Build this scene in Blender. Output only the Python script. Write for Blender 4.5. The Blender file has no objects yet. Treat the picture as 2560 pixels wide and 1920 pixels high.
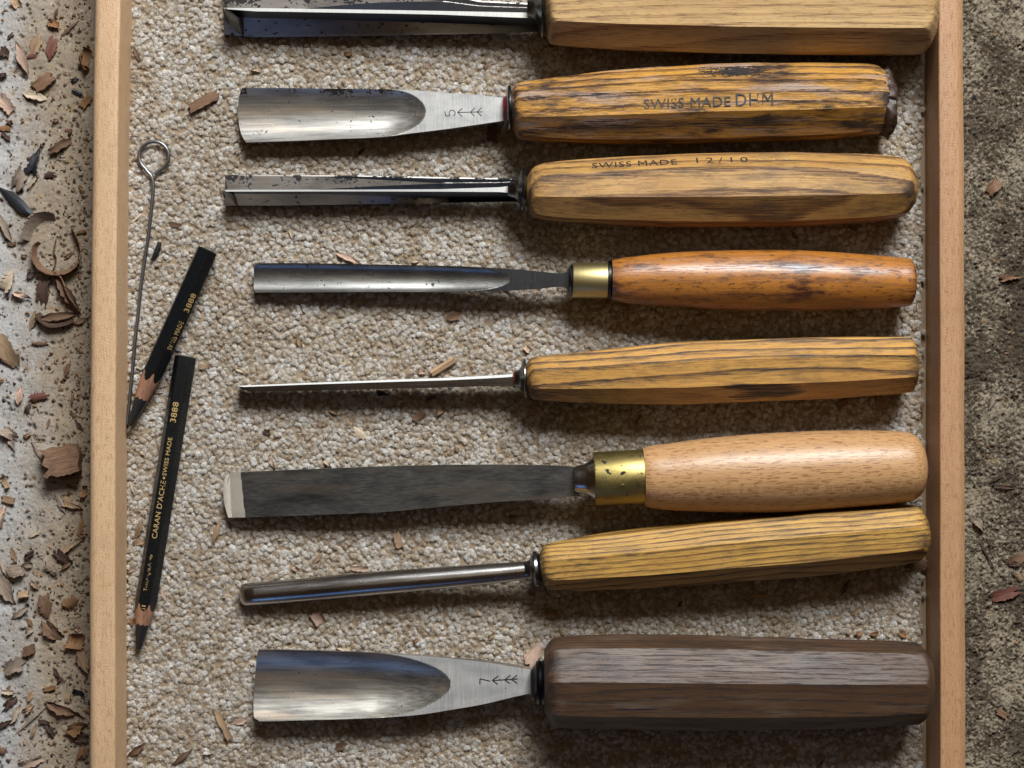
import bpy, math, random
import numpy as np
from mathutils import Vector, Matrix

# ---------------------------------------------------------------- camera, world, lamps
SC = bpy.context.scene
COL = SC.collection
MM = 0.001
D = 620.0            # camera height above the carpet, mm
S = 0.14             # mm per photograph pixel on the carpet plane

cam_d = bpy.data.cameras.new("camera")
cam = bpy.data.objects.new("camera", cam_d)
COL.objects.link(cam)
cam.location = (0, 0, D * MM)
cam_d.sensor_width = 36.0
cam_d.lens = 36.0 * D / (2560 * S)
cam_d.clip_start = 0.01
cam_d.clip_end = 50
SC.camera = cam

W = bpy.data.worlds.new("World")
SC.world = W
W.use_nodes = True
bg = W.node_tree.nodes["Background"]
bg.inputs[0].default_value = (1.0, 0.50, 0.16, 1)
bg.inputs[1].default_value = 0.040

def area(name, loc, sx, sy, power, col, target=(0, 0, 0)):
    l = bpy.data.lights.new(name, 'AREA')
    l.shape = 'RECTANGLE'; l.size = sx; l.size_y = sy
    l.energy = power; l.color = col
    o = bpy.data.objects.new(name, l)
    COL.objects.link(o)
    o.location = loc
    d = Vector(target) - Vector(loc)
    o.rotation_euler = d.to_track_quat('-Z', 'Y').to_euler()
    return o
area("window_light", (0.26, 0.98, 0.98), 0.6, 0.5, 42.0, (0.93, 0.97, 1.0))
area("rooflight", (0.05, 0.35, 1.75), 0.9, 0.9, 1.3, (1.0, 0.86, 0.62))
area("far_window_light", (-0.5, -1.5, 0.75), 0.7, 0.5, 1.5, (0.18, 0.42, 1.0))

SC.render.engine = 'CYCLES'
SC.view_settings.view_transform = 'Standard'
SC.view_settings.look = 'None'
SC.view_settings.exposure = -0.12
SC.view_settings.gamma = 1.0

rng = np.random.default_rng(7)
random.seed(7)

# ---------------------------------------------------------------- helpers
def P(px, py, z=0.0):
    """photograph pixel at height z (mm) -> world mm"""
    k = S * (D - z) / D
    return np.array([(px - 1280) * k, -(py - 960) * k, z])

def mk(name, verts, faces, mat, parent=None, smooth=True, sharp=40, loc=None, rz=0.0):
    me = bpy.data.meshes.new(name)
    v = np.asarray(verts, dtype=float) * MM
    me.from_pydata(v.tolist(), [], faces if isinstance(faces, list) else faces.tolist())
    me.materials.append(mat)
    if smooth:
        me.polygons.foreach_set('use_smooth', [True] * len(me.polygons))
        if sharp: me.set_sharp_from_angle(angle=math.radians(sharp))
    me.update()
    o = bpy.data.objects.new(name, me)
    COL.objects.link(o)
    if parent is not None: o.parent = parent
    if loc is not None: o.location = [c * MM for c in loc]
    o.rotation_euler = (0, 0, rz)
    return o

def tag(o, label=None, cat=None, group=None, kind=None):
    if label: o['label'] = label
    if cat: o['category'] = cat
    if group: o['group'] = group
    if kind: o['kind'] = kind
    return o

def empty(name, loc, rz, label, cat, group=None):
    o = bpy.data.objects.new(name, None)
    o.empty_display_size = 0.01
    COL.objects.link(o)
    o.location = [c * MM for c in loc]
    o.rotation_euler = (0, 0, rz)
    return tag(o, label, cat, group)

def loft(rings, cap0=True, cap1=True, closed=True):
    """rings: (n, m, 3) array -> verts, faces"""
    R = np.asarray(rings, dtype=float)
    n, m, _ = R.shape
    v = R.reshape(-1, 3)
    f = []
    for i in range(n - 1):
        for j in range(m if closed else m - 1):
            k = (j + 1) % m
            f.append([i*m + j, i*m + k, (i+1)*m + k, (i+1)*m + j])
    if cap0: f.append(list(range(m))[::-1])
    if cap1: f.append([(n-1)*m + j for j in range(m)])
    return v, f

def merge(parts):
    V = []; F = []; o = 0
    for v, f in parts:
        V.append(np.asarray(v)); F += [[a + o for a in q] for q in f]; o += len(v)
    return np.vstack(V), F

def smoothi(x, xs, ys):
    """monotone cubic interpolation"""
    xs = np.asarray(xs, float); ys = np.asarray(ys, float); x = np.clip(np.asarray(x, float), xs[0], xs[-1])
    h = np.diff(xs); d = np.diff(ys) / h
    m = np.zeros(len(xs)); m[0] = d[0]; m[-1] = d[-1]
    for i in range(1, len(xs) - 1):
        if d[i-1] * d[i] > 0:
            w1 = 2*h[i] + h[i-1]; w2 = h[i] + 2*h[i-1]
            m[i] = (w1 + w2) / (w1/d[i-1] + w2/d[i])
    i = np.clip(np.searchsorted(xs, x) - 1, 0, len(xs) - 2)
    t = (x - xs[i]) / h[i]
    return ((1+2*t)*(1-t)**2*ys[i] + t*(1-t)**2*h[i]*m[i] + t*t*(3-2*t)*ys[i+1] + t*t*(t-1)*h[i]*m[i+1])

# tileable smooth noise, 0..1, from filtered random numbers
def make_tile(n, seed, lo, hi):
    r = np.random.default_rng(seed)
    f = np.fft.fftfreq(n) * n
    k = np.sqrt(f[:, None]**2 + f[None, :]**2)
    amp = np.where((k >= lo) & (k <= hi), 1.0 / np.maximum(k, 1)**0.8, 0)
    a = np.real(np.fft.ifft2(np.fft.fft2(r.standard_normal((n, n))) * amp))
    a = (a - a.mean()) / a.std()
    return a
TILE = make_tile(512, 3, 4, 64)
TILE2 = make_tile(512, 9, 2, 20)
def tnoise(T, x, y, size):
    n = T.shape[0]
    u = (x / size * n) % n; v = (y / size * n) % n
    i = np.floor(u).astype(int) % n; j = np.floor(v).astype(int) % n
    a = u - np.floor(u); b = v - np.floor(v)
    i1 = (i + 1) % n; j1 = (j + 1) % n
    return (T[i, j]*(1-a)*(1-b) + T[i1, j]*a*(1-b) + T[i, j1]*(1-a)*b + T[i1, j1]*a*b)

# ---------------------------------------------------------------- node helpers
class NT:
    def __init__(s, name):
        s.m = bpy.data.materials.new(name); s.m.use_nodes = True
        s.t = s.m.node_tree; s.n = s.t.nodes; s.l = s.t.links
        s.b = s.n["Principled BSDF"]
        s.tc = s.n.new("ShaderNodeTexCoord")
        s.mm = s.vmul(s.tc.outputs['Object'], (1000, 1000, 1000))
    def link(s, a, b): s.l.new(a, b)
    def vmul(s, v, k):
        n = s.n.new("ShaderNodeVectorMath"); n.operation = 'MULTIPLY'
        s.link(v, n.inputs[0]); n.inputs[1].default_value = k
        return n.outputs[0]
    def vadd(s, v, w):
        n = s.n.new("ShaderNodeVectorMath"); n.operation = 'ADD'
        s.link(v, n.inputs[0])
        if isinstance(w, tuple): n.inputs[1].default_value = w
        else: s.link(w, n.inputs[1])
        return n.outputs[0]
    def rot(s, v, r):
        n = s.n.new("ShaderNodeMapping"); s.link(v, n.inputs[0]); n.inputs['Rotation'].default_value = r
        return n.outputs[0]
    def noise(s, v, scale=1, detail=3, rough=.55, dist=0, out='Fac'):
        n = s.n.new("ShaderNodeTexNoise"); s.link(v, n.inputs['Vector'])
        n.inputs['Scale'].default_value = scale; n.inputs['Detail'].default_value = detail
        n.inputs['Roughness'].default_value = rough; n.inputs['Distortion'].default_value = dist
        return n.outputs[0 if out == 'Fac' else 1]
    def wave(s, v, scale, dist=0, detail=2, dscale=1, axis='Y', profile='SIN'):
        n = s.n.new("ShaderNodeTexWave"); s.link(v, n.inputs['Vector'])
        n.bands_direction = axis; n.wave_profile = profile
        n.inputs['Scale'].default_value = scale; n.inputs['Distortion'].default_value = dist
        n.inputs['Detail'].default_value = detail; n.inputs['Detail Scale'].default_value = dscale
        return n.outputs[1]
    def vor(s, v, scale, feature='F1', out=0, rnd=1):
        n = s.n.new("ShaderNodeTexVoronoi"); s.link(v, n.inputs['Vector']); n.feature = feature
        n.inputs['Scale'].default_value = scale; n.inputs['Randomness'].default_value = rnd
        return n.outputs[out]
    def ramp(s, f, stops, interp='LINEAR'):
        n = s.n.new("ShaderNodeValToRGB"); s.link(f, n.inputs[0]); n.color_ramp.interpolation = interp
        e = n.color_ramp.elements
        while len(e) < len(stops): e.new(0.5)
        for k, (p, c) in enumerate(stops):
            e[k].position = p
            e[k].color = (c, c, c, 1) if not isinstance(c, tuple) else (*c, 1)
        return n.outputs[0]
    def mix(s, f, a, b, mode='MIX'):
        n = s.n.new("ShaderNodeMix"); n.data_type = 'RGBA'; n.blend_type = mode
        for inp, val in ((0, f), (6, a), (7, b)):
            if isinstance(val, (float, int)): n.inputs[inp].default_value = val
            elif isinstance(val, tuple): n.inputs[inp].default_value = (*val, 1)
            else: s.link(val, n.inputs[inp])
        return n.outputs[2]
    def math(s, op, a, b=0.0, clamp=False):
        n = s.n.new("ShaderNodeMath"); n.operation = op; n.use_clamp = clamp
        for k, val in enumerate((a, b)):
            if isinstance(val, (float, int)): n.inputs[k].default_value = val
            else: s.link(val, n.inputs[k])
        return n.outputs[0]
    def sep(s, v):
        n = s.n.new("ShaderNodeSeparateXYZ"); s.link(v, n.inputs[0]); return n.outputs
    def bump(s, h, strength=.3, dist=.1, prev=None):
        n = s.n.new("ShaderNodeBump"); s.link(h, n.inputs['Height'])
        n.inputs['Strength'].default_value = strength; n.inputs['Distance'].default_value = dist * MM
        if prev is not None: s.link(prev, n.inputs['Normal'])
        return n.outputs[0]
    def attr(s, name, out='Fac'):
        n = s.n.new("ShaderNodeAttribute"); n.attribute_name = name; return n.outputs[out]
    def rnd(s):
        n = s.n.new("ShaderNodeObjectInfo"); return n.outputs['Random']
    def set(s, **k):
        for key, val in k.items():
            i = s.b.inputs[key.replace('_', ' ')]
            if isinstance(val, (float, int)): i.default_value = val
            elif isinstance(val, tuple): i.default_value = (*val, 1)
            else: s.link(val, i)
        return s.m

def band(a, b):          # ramp stops for a soft threshold
    return [(a, 0.0), (b, 1.0)]

# ---------------------------------------------------------------- woods
def wood(name, light, dark, pore, ring=0.16, tilt=0.6, slope=0.012, pores=0.55, contrast=0.8,
         rough=0.5, worn=None, coat=0.0, ringdist=5.0, bumps=0.35, orange=None, specks=0.0, dirtc=(0.05, 0.03, 0.02), dirt=0.15):
    light = tuple(a * b for a, b in zip(light, (.88, .80, .62)))
    specks = specks or .35
    t = NT(name)
    # growth rings as tilted planes, slightly running out along the length
    v = t.vmul(t.mm, (slope * 10, 1, 1))
    v = t.rot(v, (tilt, 0, 0.0))
    dn = t.noise(t.vmul(t.mm, (0.012, 0.055, 0.055)), 1, 2, .5, 0, 'Color')
    v = t.vadd(v, t.vmul(dn, (ringdist, ringdist, ringdist)))
    r = t.wave(v, ring, 1.2, 2, .6, 'Y', 'SAW')
    fine = t.noise(t.vmul(t.mm, (0.05, 2.4, 2.4)), 1, 8, .70)
    rr = t.ramp(r, [(0.0, 0.0), (0.58, 0.12), (0.86, .85), (0.92, 1.0), (1.0, 0.05)])
    g = t.math('MULTIPLY', rr, t.ramp(fine, [(0.32, 0.62), (0.55, 1.0)]))
    g = t.math('ADD', g, t.math('MULTIPLY', t.ramp(fine, [(0.45, 0.0), (0.75, 1.0)]), .28), True)
    col = t.mix(t.math('MULTIPLY', g, contrast, True), light, dark)
    tone = t.noise(t.vmul(t.mm, (0.02, 0.09, 0.09)), 1, 3, .5)
    if orange:
        col = t.mix(t.ramp(tone, band(.40, .62)), col, orange, 'MIX')
        col = t.mix(t.math('MULTIPLY', g, contrast * .8, True), col, dark)
    if worn:
        wn = t.noise(t.vadd(t.vmul(t.mm, (0.03, 0.25, 0.25)), (7.0, 3, 1)), 1, 4, .6)
        col = t.mix(t.ramp(wn, band(.50, .66)), col, worn)
    # open pores: short dark dashes, denser in the early wood
    p = t.noise(t.vmul(t.mm, (0.07, 2.0, 2.0)), 1, 9, .72, .1)
    pm = t.ramp(p, [(0.555 - .06 * pores, 0.0), (0.61 - .06 * pores, 1.0)])
    pm = t.math('MULTIPLY', pm, t.ramp(r, [(0.35, 0.30), (0.8, 1.0)]), True)
    col = t.mix(t.math('MULTIPLY', pm, min(1.0, pores * 1.3), True), col, pore)
    dn2 = t.noise(t.vmul(t.mm, (0.05, 0.16, 0.16)), 1, 5, .65)
    gx = t.sep(t.tc.outputs['Generated'])[0]
    ends_ = t.math('ADD', t.math('MULTIPLY', t.math('ABSOLUTE', t.math('SUBTRACT', gx, .5)), 2.0), t.math('MULTIPLY', t.math('SUBTRACT', dn2, .5), .25))
    dm = t.math('ADD', t.math('MULTIPLY', t.ramp(dn2, band(.50, .70)), dirt * 2.4), t.math('MULTIPLY', t.ramp(ends_, band(.93, 1.02)), .45), True)
    col = t.mix(t.math('MULTIPLY', t.ramp(tone, band(.48, .66)), .45), col, tuple(c*.62 for c in light[:1]) + (light[1]*.52, light[2]*.42))
    col = t.mix(dm, col, dirtc)
    if specks:
        sp = t.noise(t.vmul(t.mm, (0.35, 1.1, 1.1)), 1, 5, .7)
        col = t.mix(t.math('MULTIPLY', t.ramp(sp, band(.55, .66)), specks, True), col, dirtc)
    h = t.math('SUBTRACT', t.math('MULTIPLY', fine, .35), t.math('MULTIPLY', pm, .9))
    n = t.bump(h, bumps, .16)
    n = t.bump(t.noise(t.vmul(t.mm, (0.10, 0.35, 0.35)), 1, 3, .5), .14, .25, n)
    ro = t.math('ADD', t.math('MULTIPLY', tone, .22), rough - .11)
    ro = t.math('ADD', ro, t.math('MULTIPLY', pm, .2))
    return t.set(Base_Color=col, Roughness=ro, Normal=n, Coat_Weight=coat, Coat_Roughness=.28)

M = {}
M['ash_pale'] = wood('pale_ash', (.66, .47, .27), (.26, .125, .05), (.13, .07, .04), ring=.13, tilt=.35, slope=.004, pores=.7, contrast=.62, rough=.48, ringdist=4, dirt=.08)
M['ash_amber'] = wood('amber_worn_ash', (.52, .28, .07), (.11, .045, .018), (.018, .010, .012), ring=.085, tilt=.5, slope=.02, pores=1.0, contrast=1.0, rough=.42, worn=(.36, .25, .19), ringdist=4, bumps=.8, orange=(.60, .30, .045), dirt=.6, dirtc=(.035, .02, .013))
M['ash_olive'] = wood('olive_ash', (.52, .315, .12), (.11, .045, .016), (.07, .035, .02), ring=.07, tilt=1.1, slope=.010, pores=.9, contrast=.95, rough=.44, ringdist=7, dirt=.3)
M['cherry'] = wood('varnished_orange_wood', (.42, .175, .038), (.12, .035, .010), (.035, .014, .01), ring=.07, tilt=.5, slope=.01, pores=.35, contrast=.35, rough=.36, coat=.16, ringdist=9, specks=1.0, dirt=.6, dirtc=(.06, .02, .01))
M['ash_striped'] = wood('striped_ash', (.58, .33, .105), (.045, .02, .010), (.03, .018, .014), ring=.085, tilt=.75, slope=.02, pores=.85, contrast=1.0, rough=.42, ringdist=7, dirt=.22)
M['ash_yellow'] = wood('yellow_ash', (.58, .36, .11), (.13, .055, .018), (.07, .04, .02), ring=.17, tilt=.25, slope=.010, pores=.9, contrast=.95, rough=.44, ringdist=6, dirt=.2)
M['walnut'] = wood('dark_walnut', (.095, .052, .030), (.035, .02, .012), (.012, .010, .012), ring=.16, tilt=.7, slope=.008, pores=.8, contrast=.6, rough=.52, ringdist=5, worn=(.115, .078, .052), bumps=.25, dirt=.3, dirtc=(.02, .014, .012))

for _k, _v in (('walnut', .42), ('ash_pale', .35), ('ash_amber', .32), ('ash_olive', .35), ('ash_striped', .35), ('ash_yellow', .35)):
    M[_k].node_tree.nodes['Principled BSDF'].inputs['Specular IOR Level'].default_value = _v

def beech(name, base, fleck, flakes=None, ripple=0.0, axis='X', rough=.38, coat=0.0):
    t = NT(name)
    sx = lambda a, b: (a, b, b) if axis == 'X' else (b, a, b)
    tone = t.noise(t.vmul(t.mm, sx(.012, .12)), 1, 3, .55)
    col = t.mix(tone, tuple(c * .86 for c in base), tuple(min(1, c * 1.1) for c in base))
    st = t.noise(t.vmul(t.mm, sx(.05, 1.1)), 1, 5, .6)
    col = t.mix(t.ramp(st, [(.35, 0.0), (.75, .45)]), col, fleck)
    fl = t.noise(t.vmul(t.mm, sx(.30, 2.0)), 1, 2, .5, .2)
    fm = t.ramp(fl, band(.56, .62))
    col = t.mix(t.math('MULTIPLY', fm, .8, True), col, fleck)
    tiny = t.noise(t.vmul(t.mm, sx(2.2, 4.5)), 1, 2, .5)
    col = t.mix(t.math('MULTIPLY', t.ramp(tiny, band(.50, .72)), .28, True), col, fleck)
    h = t.math('ADD', fm, st)
    if flakes is not None:     # band of larger crescent flakes on the quarter-sawn side
        xyz = t.sep(t.mm)
        bnd = t.math('SUBTRACT', 1.0, t.math('ABSOLUTE', t.math('MULTIPLY', t.math('SUBTRACT', xyz[1], flakes), .42)), True)
        w = t.noise(t.vmul(t.vadd(t.mm, t.vmul(t.noise(t.vmul(t.mm, (.05, .05, .05)), 1, 1, .5, 0, 'Color'), (5, 5, 5))), (.42, .22, .22)), 1, 3, .55, 1.6)
        col = t.mix(t.math('MULTIPLY', t.math('MULTIPLY', t.ramp(w, [(.48, 0.0), (.55, 1.0), (.60, .25), (.66, .8)]), bnd, True), .7, True), col, fleck)
    n = t.bump(t.math('SUBTRACT', t.math('MULTIPLY', st, .3), fm), .2, .12)
    if ripple:
        # saw ripples running across the rail
        wv = t.vadd(t.mm, t.vmul(t.noise(t.vmul(t.mm, (.35, .07, .2)), 1, 3, .6, 0, 'Color'), (0, 16, 0)))
        xyz = t.sep(wv)
        rp = t.wave(t.rot(wv, (0, 0, .22)), .28, 2.2, 3, .6, 'Y', 'SIN')
        n = t.bump(rp, .45 * ripple, .09, n)
        n = t.bump(t.noise(t.vmul(t.mm, (1.3, .8, 1)), 1, 3, .6), .30 * ripple, .14, n)
        col = t.mix(t.math('MULTIPLY', t.ramp(rp, band(.55, 1.0)), .12, True), col, fleck)
    stn = t.noise(t.vmul(t.mm, (.09, .05, .09)), 1, 5, .7)
    col = t.mix(t.math('MULTIPLY', t.ramp(stn, band(.56, .75)), .35), col, tuple(c * .45 for c in base))
    nick = t.ramp(t.noise(t.vmul(t.mm, (.9, .7, .9)), 1, 2, .5), band(.74, .77))
    col = t.mix(t.math('MULTIPLY', nick, .7), col, tuple(c * .2 for c in base))
    ro = t.math('ADD', t.math('MULTIPLY', tone, .2), rough - .1)
    return t.set(Base_Color=col, Roughness=ro, Normal=n, Coat_Weight=coat, Coat_Roughness=.18)
M['beech'] = beech('beech_handle_wood', (.50, .285, .125), (.22, .09, .033), flakes=-5.0, rough=.42, coat=.08)
M['rail'] = beech('beech_rail_wood', (.57, .375, .215), (.42, .24, .12), ripple=1.0, axis='Y', rough=.55)
M['rail2'] = beech('beech_rail_wood_pinker', (.42, .235, .12), (.29, .145, .065), ripple=.8, axis='Y', rough=.5)

def plain(name, col, rough=.5, metal=0.0, bumpy=0.0, spec=None):
    t = NT(name)
    n0 = t.noise(t.vmul(t.mm, (.6, .6, .6)), 1, 4, .6)
    c = t.mix(n0, tuple(k * .75 for k in col), tuple(min(1, k * 1.2) for k in col))
    kw = {}
    if bumpy: kw['Normal'] = t.bump(t.noise(t.vmul(t.mm, (2, 2, 2)), 1, 4, .6), bumpy, .15)
    if spec is not None: kw['Specular_IOR_Level'] = spec
    return t.set(Base_Color=c, Roughness=t.math('ADD', t.math('MULTIPLY', n0, .12), rough - .06), Metallic=metal, **kw)

# ---------------------------------------------------------------- metals
def steel(name, col, rough=.3, brush=(.03, 3.0, 3.0), brushamt=.25, spots=.0, spotscale=.9, stain=.25, staincol=(.06, .058, .06), edge=None, tint=None, bc=(.86, 1.12), met=1.0, edgey=None):
    t = NT(name)
    b = t.noise(t.vmul(t.mm, brush), 1, 4, .65)
    st = t.noise(t.vmul(t.mm, (.06, .16, .16)), 1, 4, .6)
    c = t.mix(t.ramp(b, band(.25, .75)), tuple(k * bc[0] for k in col), tuple(min(1, k * bc[1]) for k in col))
    c = t.mix(t.math('MULTIPLY', t.ramp(st, band(.42, .68)), stain, True), c, staincol)
    if tint:
        tn = t.noise(t.vadd(t.vmul(t.mm, (.025, .22, .22)), (3., 1, 0)), 1, 2, .5)
        c = t.mix(t.math('MULTIPLY', t.ramp(tn, band(.50, .62)), .5, True), c, tint)
    ro = t.math('ADD', t.math('MULTIPLY', b, .16), rough - .08)
    metal = met
    h = b
    if spots:
        big = t.noise(t.vmul(t.mm, (.11, .22, .22)), 1, 2, .5)
        sp = t.noise(t.vmul(t.mm, (spotscale, spotscale * 1.25, spotscale)), 1, 4, .65)
        m_ = t.math('ADD', sp, t.math('MULTIPLY', big, .30))
        if edgey:
            yy = t.sep(t.mm)[1]
            patch = t.ramp(t.noise(t.vmul(t.mm, (.12, .02, .02)), 1, 3, .6), band(.46, .60))
            ed = t.math('MULTIPLY', t.math('MULTIPLY', t.math('SUBTRACT', yy, edgey[0]), 1.0 / (edgey[1] - edgey[0]), True), patch)
            m_ = t.math('ADD', m_, t.math('MULTIPLY', ed, .26))
        m_ = t.ramp(m_, band(.875 - .07 * spots, .91 - .07 * spots))
        sp2 = t.ramp(t.noise(t.vmul(t.mm, (3.2, 3.2, 3.2)), 1, 2, .5), band(.73, .80))
        m_ = t.math('MAXIMUM', m_, t.math('MULTIPLY', sp2, .8))
        c = t.mix(m_, c, (.022, .018, .017))
        ro = t.math('ADD', ro, t.math('MULTIPLY', m_, .45))
        metal = t.math('SUBTRACT', met, t.math('MULTIPLY', m_, .7 * met))
        h = t.math('SUBTRACT', b, m_)
    n = t.bump(h, brushamt, .03)
    n = t.bump(t.noise(t.vmul(t.mm, (.08, .2, .2)), 1, 2, .5), .10, .25, n)
    return t.set(Base_Color=c, Roughness=ro, Metallic=metal, Normal=n)
M['steel'] = steel('bright_gouge_steel', (.44, .415, .375), .36, brush=(.02, 1.3, 1.3), bc=(.6, 1.25), edgey=(4.5, 8.0), spots=1.35, brushamt=.3, stain=.35, tint=(.62, .50, .38), met=.85)
M['steel7'] = steel('dark_bright_gouge_steel', (.36, .335, .295), .36, brush=(.02, 1.3, 1.3), bc=(.55, 1.3), spots=1.0, brushamt=.35, stain=.5, tint=(.62, .48, .36), met=.85)
M['steel_deck'] = steel('filed_shank_steel', (.52, .505, .48), .46, brush=(2.2, .1, .1), brushamt=.5, stain=.45, staincol=(.16, .17, .19), spots=.5, bc=(.75, 1.15), met=.5)
M['steel_v'] = steel('v_tool_steel', (.32, .29, .26), .40, edgey=(2.5, 5.0), spots=1.6, brushamt=.35, stain=.5, spotscale=.8, met=.85)
M['steel_v_out'] = steel('v_tool_outer_steel', (.32, .30, .275), .42, spots=1.5, spotscale=.55, brushamt=.3, stain=.4, met=.85)
M['steel_blue'] = steel('blued_stem_steel', (.07, .08, .11), .36, brush=(3.0, .06, .06), brushamt=.3, stain=.4, spots=.3)  # dark blue tone shared by the stem lands and the band below the rim
M['steel_rim'] = steel('polished_rim_steel', (.92, .90, .86), .24, brush=(2.5, .1, .1), brushamt=.15, stain=.05, spots=.15, met=.35)  # near-white, hardly metallic: the edge highlight is put into the colour
M['steel_dark'] = steel('dark_forged_steel', (.075, .08, .09), .36, brush=(2.2, .12, .12), brushamt=.35, stain=.5, spots=.5)
M['steel_grey'] = steel('grey_chisel_steel', (.13, .125, .12), .38, bc=(.55, 1.5), brush=(.25, 2.2, 2.2), brushamt=.3, stain=.8, staincol=(.035, .034, .036), spots=1.0, tint=(.19, .155, .12), met=.85)
M['steel_old'] = steel('old_gouge_steel', (.32, .31, .29), .38, brush=(.04, 2.6, 2.6), brushamt=.35, stain=.55, spots=1.3, met=1.0)
M['steel_new'] = steel('freshly_honed_steel', (.66, .60, .50), .42, brush=(1.2, 3.0, 3.0), brushamt=.2, stain=.05, met=.6)
M['chrome'] = steel('smooth_round_steel', (.44, .42, .40), .25, brush=(.05, 2.2, 2.2), brushamt=.25, stain=.4, spots=.35)
M['bolster'] = steel('bolster_steel', (.17, .175, .185), .27, brush=(2, .2, .2), brushamt=.3, stain=.4, spots=.3)
M['black_steel'] = steel('blackened_collar_steel', (.035, .036, .04), .35, stain=.3, brushamt=.3)
M['brass'] = steel('brushed_brass', (.48, .39, .18), .44, brush=(5.5, .06, .06), brushamt=.7, stain=.12, staincol=(.25, .17, .06))
M['brass_old'] = steel('patinated_brass', (.36, .28, .10), .46, brush=(1.5, 1.5, 1.5), brushamt=.4, stain=.8, staincol=(.15, .115, .04), spots=1.7, spotscale=.42)
M['wire'] = steel('galvanised_wire', (.22, .225, .24), .36, brush=(1.5, 1.5, 1.5), brushamt=.2, stain=.3)
M['ink'] = plain('burnt_stamp_black', (.018, .014, .014), .6)
M['emboss'] = plain('pale_embossed_wood', (.42, .30, .15), .5)
M['gold'] = plain('gold_foil_print', (.60, .41, .16), .42, metal=.35)
M['pencil'] = plain('gloss_black_paint', (.004, .005, .006), .28)
M['pencil_wood'] = wood('sharpened_cedar', (.40, .22, .16), (.22, .10, .07), (.12, .05, .04), ring=.4, pores=.4, rough=.65, dirt=.3)
M['lead'] = plain('thick_black_lead', (.012, .012, .013), .42)
M['red_paint'] = plain('worn_red_paint', (.17, .012, .018), .5, bumpy=.2)
M['charred'] = plain('battered_dark_wood', (.05, .028, .018), .45, bumpy=1.0)
M['liner_backing'] = plain('carpet_backing', (.10, .07, .045), .95, bumpy=.4)
M['base_board'] = plain('plywood_base', (.30, .20, .12), .7)

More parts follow.
